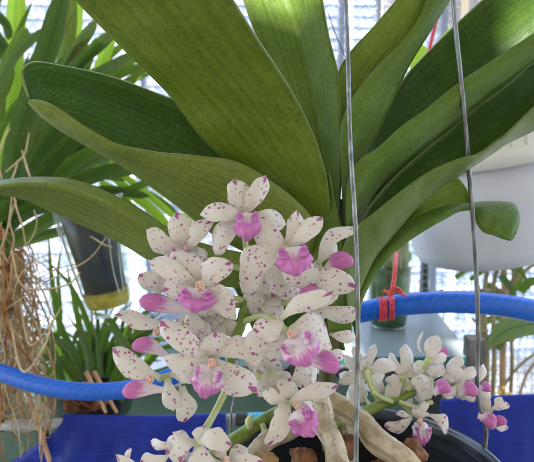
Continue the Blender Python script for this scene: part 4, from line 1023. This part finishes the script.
# F2 top
flower((243, 216), .262, [(234, 179, 23, -.004), (270, 181, 19, -.006, {'arc': .08}), (204, 210, 19, -.008, {'bend': .18}), (214, 254, 24, -.006, {'arc': -.08}), (288, 222, 20, .004)],
       (247, 262, .276), ('f', (248, 214), 0, 26, 25, .256), ((246, 214), .256, 3.6), label='topmost flower of the cluster')
# F1 upper left
flower((187, 251), .266, [(149, 230, 21, -.008, {'arc': .12}), (176, 213, 24, -.005), (206, 219, 19, -.008), (160, 262, 16, .006), (205, 262, 22, .005)],
       (240, 268, .276), ('f', (183, 250), -10, 22, 22, .262, {'mat': LIP}), ((185, 248), .26, 3), label='upper left flower, petals pointing up')
# F4 centre top right
flower((286, 249), .252, [(299, 211, 21, -.004, {'arc': -.06}), (323, 217, 20, -.006), (253, 225, 23, -.006, W_), (243, 294, 30, -.002, {'arc': -.22, 'shape': 'w'}), (314, 288, 30, .004, {'shape': 'w', 'bend': .2})],
       (252, 270, .275), ('f', (292, 248), 8, 26, 34, .245, {'forward': .008}), ((286, 250), .2455, 4.6), label='front facing flower at the top right of the cluster')
# flower behind F4, lower
flower((262, 268), .268, [(300, 293, 30, -.004, W_), (272, 298, 28, -.002, W_), (246, 290, 18, .004)], (250, 285, .276), None, None)
# F6 right, side view
flower((318, 264), .262, [(349, 221, 17, -.004, {'arc': .06}), (334, 236, 15, .004, {'arc': -.1}), (356, 287, 27, -.012, {'base': (300, 284), 'shape': 'w', 'bend': .06, 'arc': .1}), (306, 292, 26, -.006, W_)],
       (252, 290, .276), ('s', (322, 274), (353, 258), 19, .262, .258, {'mat': LIP}), None, label='side facing flower at the right with a bulging magenta lip')
flower((306, 308), .262, [(357, 320, 19, -.006, {'base': (318, 306), 'arc': -.06}), (335, 293, 15, -.01, {'mat': PETAL_FEW}), (330, 318, 18, .002)], (248, 308, .274, -1), ('s', (296, 304), (317, 288), 14, .257, .252, {'mat': LIP}), None, ped_r=3.6, label='flower turned away at the right of the cluster')
# F3 left upper
flower((201, 286), .248, [(155, 254, 20, -.006, {'arc': .06}), (176, 249, 30, -.001, W_), (232, 262, 26, -.006, {'shape': 'w', 'arc': .1}), (164, 293, 27, -.004, {'shape': 'w', 'arc': -.12}), (236, 320, 22, -.006, {'arc': .2})],
       (243, 300, .272), ('f', (199, 289), -6, 20, 36, .243, {'forward': .007}), ((200, 286), .2405, 6.2, 10), label='front facing flower in the upper left of the cluster')
# behind F3: left petals (140,275)
flower((170, 290), .268, [(139, 274, 18, -.004, {'base': (162, 292)}), (152, 268, 17, 0, {'base': (166, 292)}), (176, 300, 15, -.003)], (235, 318, .274, -1), ('s', (190, 312), (139, 300), 19, .258, .25, {'mat': LIP_PALE, 'arc': .02}), None, ped_r=3.2, label='side view flower at the left showing a magenta pouch')
flower((182, 326), .262, [(120, 309, 17, -.012, {'base': (165, 324), 'arc': .1}), (196, 340, 22, -.004, {'base': (190, 310)}), (172, 345, 14, 0)], (238, 330, .274), ('s', (168, 357), (132, 344), 17, .256, .25, {'mat': LIP_PALE, 'arc': .1}), ((157, 332), .252, 5), label='lower side view flower at the left edge of the cluster')
# F9 centre left lower
flower((212, 358), .246, [(161, 320, 23, -.006, {'arc': .08}), (166, 366, 28, -.008, {'shape': 'w', 'arc': .1}), (214, 332, 32, -.004, {'shape': 'w', 'bend': .2}), (257, 350, 22, -.004, {'arc': .12}), (258, 388, 30, -.004, {'arc': -.14, 'shape': 'w'})],
       (233, 366, .272), ('f', (211, 366), -12, 27, 31, .24, {'forward': .006, 'mat': LIP_PALE}), ((212, 363), .2375, 6, -5), label='front facing flower at the lower left with a fringed magenta lip')
# F11 far left lower
flower((160, 378), .256, [(114, 351, 21, -.01, {'arc': .08}), (171, 411, 19, -.004, {'mat': PETAL_FEW, 'base': (168, 378)}), (189, 423, 21, -.002, {'mat': PETAL_FEW, 'base': (182, 386)}), (196, 376, 16, .004, {'base': (170, 374)})],
       (229, 374, .272, -1), ('s', (164, 390), (122, 392), 18, .252, .246, {'mat': LIP_PALE, 'arc': .05}), ((150, 379), .2475, 5.4, 40), ped_r=3, label='leftmost flower, a magenta lip pointing left')
# F7 centre right
flower((288, 332), .243, [(334, 294, 19, -.006, {'mat': PETAL_FEW, 'arc': .1, 'base': (280, 320)}), (254, 331, 24, -.006, {'base': (283, 322), 'arc': .12}), (334, 342, 36, -.001, {'shape': 'w', 'arc': .12, 'bend': .2}), (276, 366, 30, .001, {'shape': 'w', 'mat': PETAL_FEW}), (246, 366, 26, .002, {'base': (280, 330), 'shape': 'w', 'arc': -.12})],
       (242, 322, .272, -2), ('f', (294, 336), 28, 27, 38, .238, {'forward': .008, 'mat': LIP_PALE}), ((292, 334), .2355, 6.2, 12), ped_r=3.6, label='large front facing flower at the lower right of the cluster')
# F8 behind it, its lip right
flower((300, 358), .258, [(303, 389, 18, -.004), (357, 338, 13, .002, {'base': (330, 334)}), (346, 356, 12, .004, {'base': (322, 352)}), (322, 378, 20, .004)], (240, 345, .273), ('s', (294, 360), (340, 368), 21, .2445, .236, {'mat': LIP_PALE, 'arc': .1}), None, label='flower behind, its magenta pouch pointing right')
# small back petals inside the cluster
flower((262, 350), .266, [(276, 384, 26, .0, W_), (256, 378, 20, .004), (232, 340, 16, .004)], (240, 350, .273), None, None)
flower((225, 300), .268, [(205, 322, 24, .002, W_), (226, 322, 18, .002), (188, 322, 18, .004)], (243, 305, .275), None, None)
flower((222, 318), .27, [(196, 330, 20, .002, W_), (212, 346, 20, .002, W_), (238, 336, 16, .002), (206, 306, 18, .002)], (241, 322, .275), None, None)
flower((262, 305), .268, [(284, 316, 20, .002, W_), (270, 324, 18, .002), (280, 296, 16, .002)], (247, 308, .275), None, None)
flower((270, 372), .262, [(254, 396, 20, .0, W_), (276, 398, 20, .0, W_), (292, 384, 18, .002), (250, 374, 16, .002)], (236, 372, .273), None, None, mat=PETAL_FEW)
flower((196, 316), .266, [(176, 334, 22, .0, W_), (184, 348, 20, .0, W_), (206, 344, 20, .0), (214, 306, 16, .002)], (240, 325, .275), None, None)
flower((266, 292), .27, [(244, 312, 22, .002, W_), (262, 318, 18, .0), (290, 300, 22, .0, W_)], (248, 296, .275), None, None)
# F13 lowest, in front of the pot
flower((289, 402), .25, [(339, 392, 17, -.006, {'mat': PETAL_FEW, 'arc': .12}), (317, 404, 18, .002, {'mat': PETAL_FEW}), (266, 446, 20, -.004, {'mat': PETAL_FEW, 'arc': .14, 'base': (282, 398)}), (279, 424, 18, -.002, {'mat': PETAL_FEW}), (290, 378, 22, .004, {'mat': PETAL_FEW, 'base': (282, 402)}), (262, 392, 14, .002, {'mat': PETAL_FEW})],
       (255, 374, .262), ('f', (296, 410), 42, 25, 28, .2455, {'forward': .007}), ((297, 405), .242, 5, 20), mat=PETAL_FEW, ped_r=4.2, label='lowest hanging flower over the roots')
# F12 bottom left, seen from behind
flower((197, 443), .24, [(165, 455, 27, -.002, {'arc': -.1}), (230, 447, 22, -.004, {'arc': .18}), (173, 430, 9, .004, {'mat': PETAL, 'base': (194, 444)}), (206, 478, 26, -.006), (148, 443, 10, .002, {'base': (176, 446), 'mat': PETAL}), (203, 424, 17, .005, {})],
       (229, 384, .268, 1), ('f', (191, 452), -5, 20, 26, .246, {'mat': LIP}), None, mat=PETAL_FEW, ped_r=4.2, label='bottom left flower seen from behind on a long pale stalk')
flower((152, 468), .236, [(115, 458, 13, -.004, {'arc': .1}), (128, 449, 6, .0, {'base': (128, 462)}), (140, 462, 17, -.002, {'base': (168, 456), 'arc': .12})], (178, 480, .25), None, None, mat=PETAL_FEW)
flower((227, 462), .242, [(212, 436, 15, .004, {'mat': PETAL_FEW}), (262, 462, 19, -.004), (246, 446, 17, .003), (205, 474, 20, -.002)], (232, 482, .25), ('f', (226, 466), 0, 22, 26, .238), ((227, 460), .2375, 4.6), label='flower cut off by the bottom edge')
# young green spike by the pot rim
sp2 = ptube('flower_spike', [(315, 400, .335), (285, 408, .32), (262, 421, .31), (240, 436, .305), (212, 456, .295), (190, 480, .285)], [4, 5, 6.5, 7, 7, 7], STEM, orc, 12, 40, wob=.04)
sp2['label'] = 'green flower spike crossing the left pot rim'
ptube('bract', [(250, 428, .303), (249, 421, .302), (252, 414, .302)], [3, 4, 1], PEDICEL, orc, 8)
ptube('bract', [(262, 424, .306), (264, 430, .304), (262, 436, .303)], [3, 3, 1], PEDICEL, orc, 8)

WK[0] = .82
# --- second, paler raceme leaning over the right pot rim
sp3 = ptube('flower_spike', [(330, 424, .325), (350, 419, .33), (368, 411, .333), (380, 405, .335), (398, 400, .337), (424, 388, .34), (445, 384, .345), (470, 392, .35), (488, 408, .352)], [6.2, 6.0, 5.6, 5.0, 3.8, 3.0, 3, 2.6, 2], STEM, orc, 12, 60, wob=.05)
sp3['label'] = 'smaller flower spike leaning over the right pot rim'
PB = PETAL_BACK
flower((367, 372), .338, [(343, 359, 13, .0), (338, 383, 14, -.002), (353, 346, 12, .002), (375, 344, 13, .002), (396, 361, 19, -.002), (354, 407, 19, .0, {'arc': -.1}), (386, 378, 20, .006)], (382, 402, .335), None, None, mat=PB, ped_r=3, back=True, label='pale back of a flower behind the left wire')
flower((403, 378), .342, [(389, 355, 12, .0), (411, 345, 20, .002), (388, 384, 20, -.002), (386, 402, 17, -.004), (424, 366, 15, .0), (406, 396, 22, -.002)], (398, 399, .337), None, None, mat=PB, ped_r=2.8, back=True, label='pale back of the second flower on the small spike')
flower((428, 361), .336, [(436, 335, 20, .0), (420, 335, 4, -.004, {'arc': .15, 'base': (424, 356)}), (448, 358, 13, -.002), (414, 372, 16, .002), (428, 380, 14, .002)], (407, 390, .338), ('s', (434, 358), (448, 350), 10, .342, .34, {'mat': LIP}), None, mat=PB, ped_r=2.8, back=True, label='top flower of the small spike')
flower((432, 378), .334, [(412, 384, 22, -.002, {'arc': .08}), (434, 366, 18, .0), (424, 402, 18, -.002, {}), (446, 366, 14, .002), (417, 404, 14, .0)], (424, 388, .34), ('s', (434, 394), (450, 385), 15, .326, .323, {'mat': LIP}), None, mat=PB, ped_r=2.2, label='pale flower with a magenta lip in the middle of the small spike')
flower((458, 382), .336, [(453, 364, 18, .0), (444, 398, 14, -.002, {'base': (456, 386)}), (478, 368, 14, .0), (460, 402, 15, .0), (442, 372, 13, .002), (474, 404, 13, .0)], (445, 384, .345), ('s', (459, 394), (478, 389), 16, .328, .325, {'mat': LIP}), None, mat=PB, ped_r=2.2, label='pale flower with a magenta lip beside the right wire')
flower((476, 384), .344, [(487, 366, 12, .0), (470, 370, 12, .0), (490, 400, 12, .0), (468, 402, 14, .0)], (470, 392, .35), ('s', (479, 390), (491, 387), 11, .338, .335, {'mat': LIP}), None, mat=PB, ped_r=2.2, label='small flower behind the right wire')
flower((490, 410), .34, [(510, 405, 11, -.002, {'arc': .1}), (500, 397, 10, .0, {'base': (496, 410)}), (509, 430, 11, .0, {'base': (490, 422)}), (484, 398, 12, .002), (478, 420, 12, .002)], (480, 400, .35), ('s', (478, 416), (496, 426), 15, .334, .33, {'mat': LIP}), None, mat=PETAL_FEW, ped_r=2.2, label='end flower of the small spike against the blue sheet')
lip_side(bpy.data.objects[[o.name for o in orc.children if o.name.startswith('flower.')][-1]], (492, 428), (506, 419), 11, .338, .334, mat=LIP)
flower((420, 418), .322, [(387, 427, 15, -.004, {'arc': .14, 'base': (412, 417)}), (396, 413, 8, .0, {'base': (410, 416)}), (450, 431, 17, -.004, {'arc': .12, 'base': (430, 415)}), (420, 408, 22, .004, {'shape': 'w'}), (427, 400, 9, .004)],
       (398, 401, .336), ('f', (420, 423), 0, 18, 18, .316, {'forward': .005, 'mat': LIP_PALE}), ((420, 422), .3135, 4.2), ped_r=2.2, label='front facing flower hanging inside the black pot')
flower((446, 376), .342, [(430, 352, 15, .0), (462, 356, 15, .0), (436, 392, 15, .0), (468, 384, 14, .002)], (440, 386, .345), None, None, mat=PB, ped_r=2)
flower((384, 392), .345, [(366, 384, 14, .0), (376, 412, 13, .0), (402, 380, 15, .0), (372, 372, 12, .002)], (388, 402, .337), None, None, mat=PB, ped_r=2)
flower((358, 384), .346, [(340, 374, 14, .0), (346, 402, 14, .0), (366, 404, 14, .0), (352, 366, 12, .002)], (372, 408, .337), None, None, mat=PB, ped_r=2)
flower((412, 392), .345, [(398, 376, 14, .0), (426, 400, 14, .0), (434, 386, 15, .0), (404, 408, 13, .002)], (410, 396, .339), None, None, mat=PB, ped_r=2)
for x, y, x2, y2 in ((366, 371, 378, 400), (372, 392, 392, 402), (400, 402, 418, 408), (414, 410, 432, 402)):
    ptube('pedicel', [(x, y, .331), ((x + x2) / 2 - 2, (y + y2) / 2, .331), (x2, y2, .333)], [2.4, 2.2, 2.6], PEDICEL, sp3, 8)
